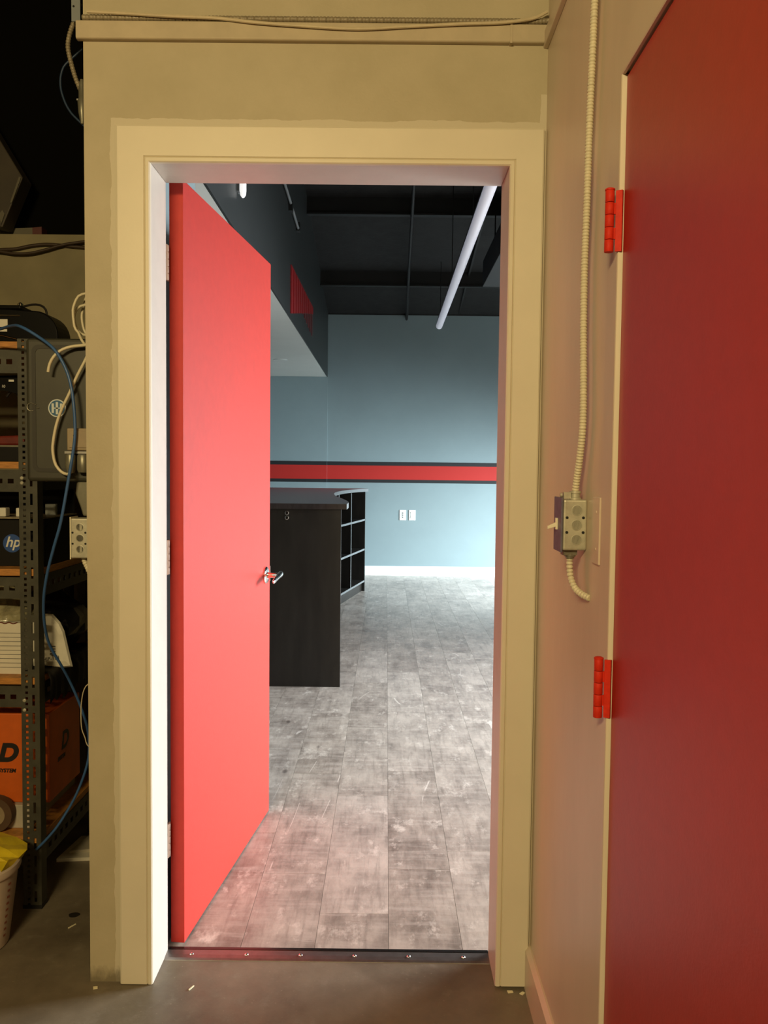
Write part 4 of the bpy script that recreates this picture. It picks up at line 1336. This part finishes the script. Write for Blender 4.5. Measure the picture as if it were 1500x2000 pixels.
st = thing('metal_strut', (-0.83, 0.10, 2.541), 'grey perforated strut beside the top of the wall', 'strut')
B(-0.841, -0.818, 0.098, 0.101, 2.541, 3.6).build('strap', 'conduit_grey', st)
for k in range(4):
    MB().cyl((-0.835, 0.0985, 2.579 + 0.05 * k), (-0.835, 0.0970, 2.579 + 0.05 * k), 0.0028, 12).build('hole', 'dark_hole', st)
mf = thing('wire_clamp', (-0.81, 0.12, 2.285), 'small brass wire clamp at the wall edge', 'clamp')
MB().lathe((-0.822, 0.118, 2.40), (-0.822, 0.118, 2.285), [(0, 0.005), (0.02, 0.009), (0.05, 0.009), (0.055, 0.012), (0.085, 0.010), (0.115, 0.004)], 12).build('clamp_body', 'grey_fitting', mf, smooth=True)
B(-0.835, XL, 0.113, 0.123, 2.345, 2.349).build('bracket', 'brushed_steel', mf)

# ledge above the storage wall
ns = thing('narrow_carton', (-1.40, 1.06, 2.238), 'narrow pale carton with red end on the storage wall ledge', 'box')
MB().prism_y([(-1.47, 2.238), (-1.343, 2.238), (-1.343, 2.268), (-1.47, 2.263)], 1.02, 1.07).build('carton', 'dull_card', ns)
MB().prism_y([(-1.343, 2.238), (-1.308, 2.238), (-1.308, 2.272), (-1.343, 2.268)], 1.02, 1.07).build('red_end', 'dull_red', ns)
bx_ = thing('tilted_carton', (-1.45, 0.95, 2.24), 'brown carton tilted on edge atop the storage wall', 'box')
sq = [(-1.42, 2.245), (-1.330, 2.425), (-1.500, 2.71), (-1.75, 2.60)]
MB().prism_y([(-1.415, 2.242), (-1.338, 2.422), (-1.520, 2.720), (-1.72, 2.62), (-1.72, 2.30)], 0.93, 1.01).build('carton', 'brown_box', bx_, bevel=0.004)
MB().prism_y([(-1.384, 2.330), (-1.377, 2.330), (-1.343, 2.420), (-1.350, 2.424)], 0.926, 0.931).build('tape_strip', 'dull_card', bx_)
MB().prism_y([(-1.418, 2.252), (-1.404, 2.290), (-1.412, 2.304), (-1.424, 2.290)], 0.926, 0.931).build('handle_hole', 'dull_card', bx_)

# ------------------------------------------------------------------ floor litter
for (x, y, l, a, lab) in ((-0.500, -0.024, 0.020, 65, 'pale sliver on the concrete before the doorway'),
                          (-0.752, -0.028, 0.011, 20, 'cream paint chip at the foot of the wall corner'),
                          (0.341, -0.024, 0.014, 10, 'cream paint chip left of the baseboard end'),
                          (0.372, -0.030, 0.012, 50, 'cream paint chip in the corner by the baseboard'),
                          (-0.924, 0.262, 0.026, 60, 'pale sliver on the concrete near the shelving')):
    ca, sa = math.cos(math.radians(a)), math.sin(math.radians(a))
    w2 = 0.0018 if 'sliver' in lab else 0.005
    poly = [(x - ca * l / 2 - sa * w2, y - sa * l / 2 + ca * w2), (x + ca * l / 2 - sa * w2 * 0.5, y + sa * l / 2 + ca * w2 * 0.5),
            (x + ca * l / 2 + sa * w2, y + sa * l / 2 - ca * w2), (x - ca * l / 2 + sa * w2, y - sa * l / 2 - ca * w2)]
    q = MB().prism_z(poly, 0.0, 0.0022).build('paint_chip', 'paint_chip')
    tag(q, lab, 'debris')
so = []
for k in range(16):
    a = 2 * math.pi * k / 16
    so.append((-0.941 + 0.017 * math.cos(a) * (1 + 0.1 * math.sin(3 * a)), 0.324 + 0.014 * math.sin(a)))
tag(MB().prism_z(so, 0.0, 0.0008).build('oil_spot', 'stain_dark'), 'small dark oil spot on the concrete near the shelving', 'stain')

# ------------------------------------------------------------------ the near room's work lamp (behind the photographer)
lm = thing('work_lamp', (LAMP_LOC[0], LAMP_LOC[1] - 0.05, LAMP_LOC[2] - 0.1), 'warm work light hung behind the photographer', 'ceiling light')
B(LAMP_LOC[0] - 0.48, LAMP_LOC[0] + 0.48, LAMP_LOC[1] - 0.16, LAMP_LOC[1] - 0.06, LAMP_LOC[2] - 0.06, LAMP_LOC[2] + 0.10).build('housing', 'black_steel', lm)
for dx in (-0.4, 0.4):
    MB().cyl((LAMP_LOC[0] + dx, LAMP_LOC[1] - 0.11, LAMP_LOC[2] + 0.09), (LAMP_LOC[0] + dx, LAMP_LOC[1] - 0.11, 3.71), 0.004, 8).build('hanger', 'black_steel', lm)
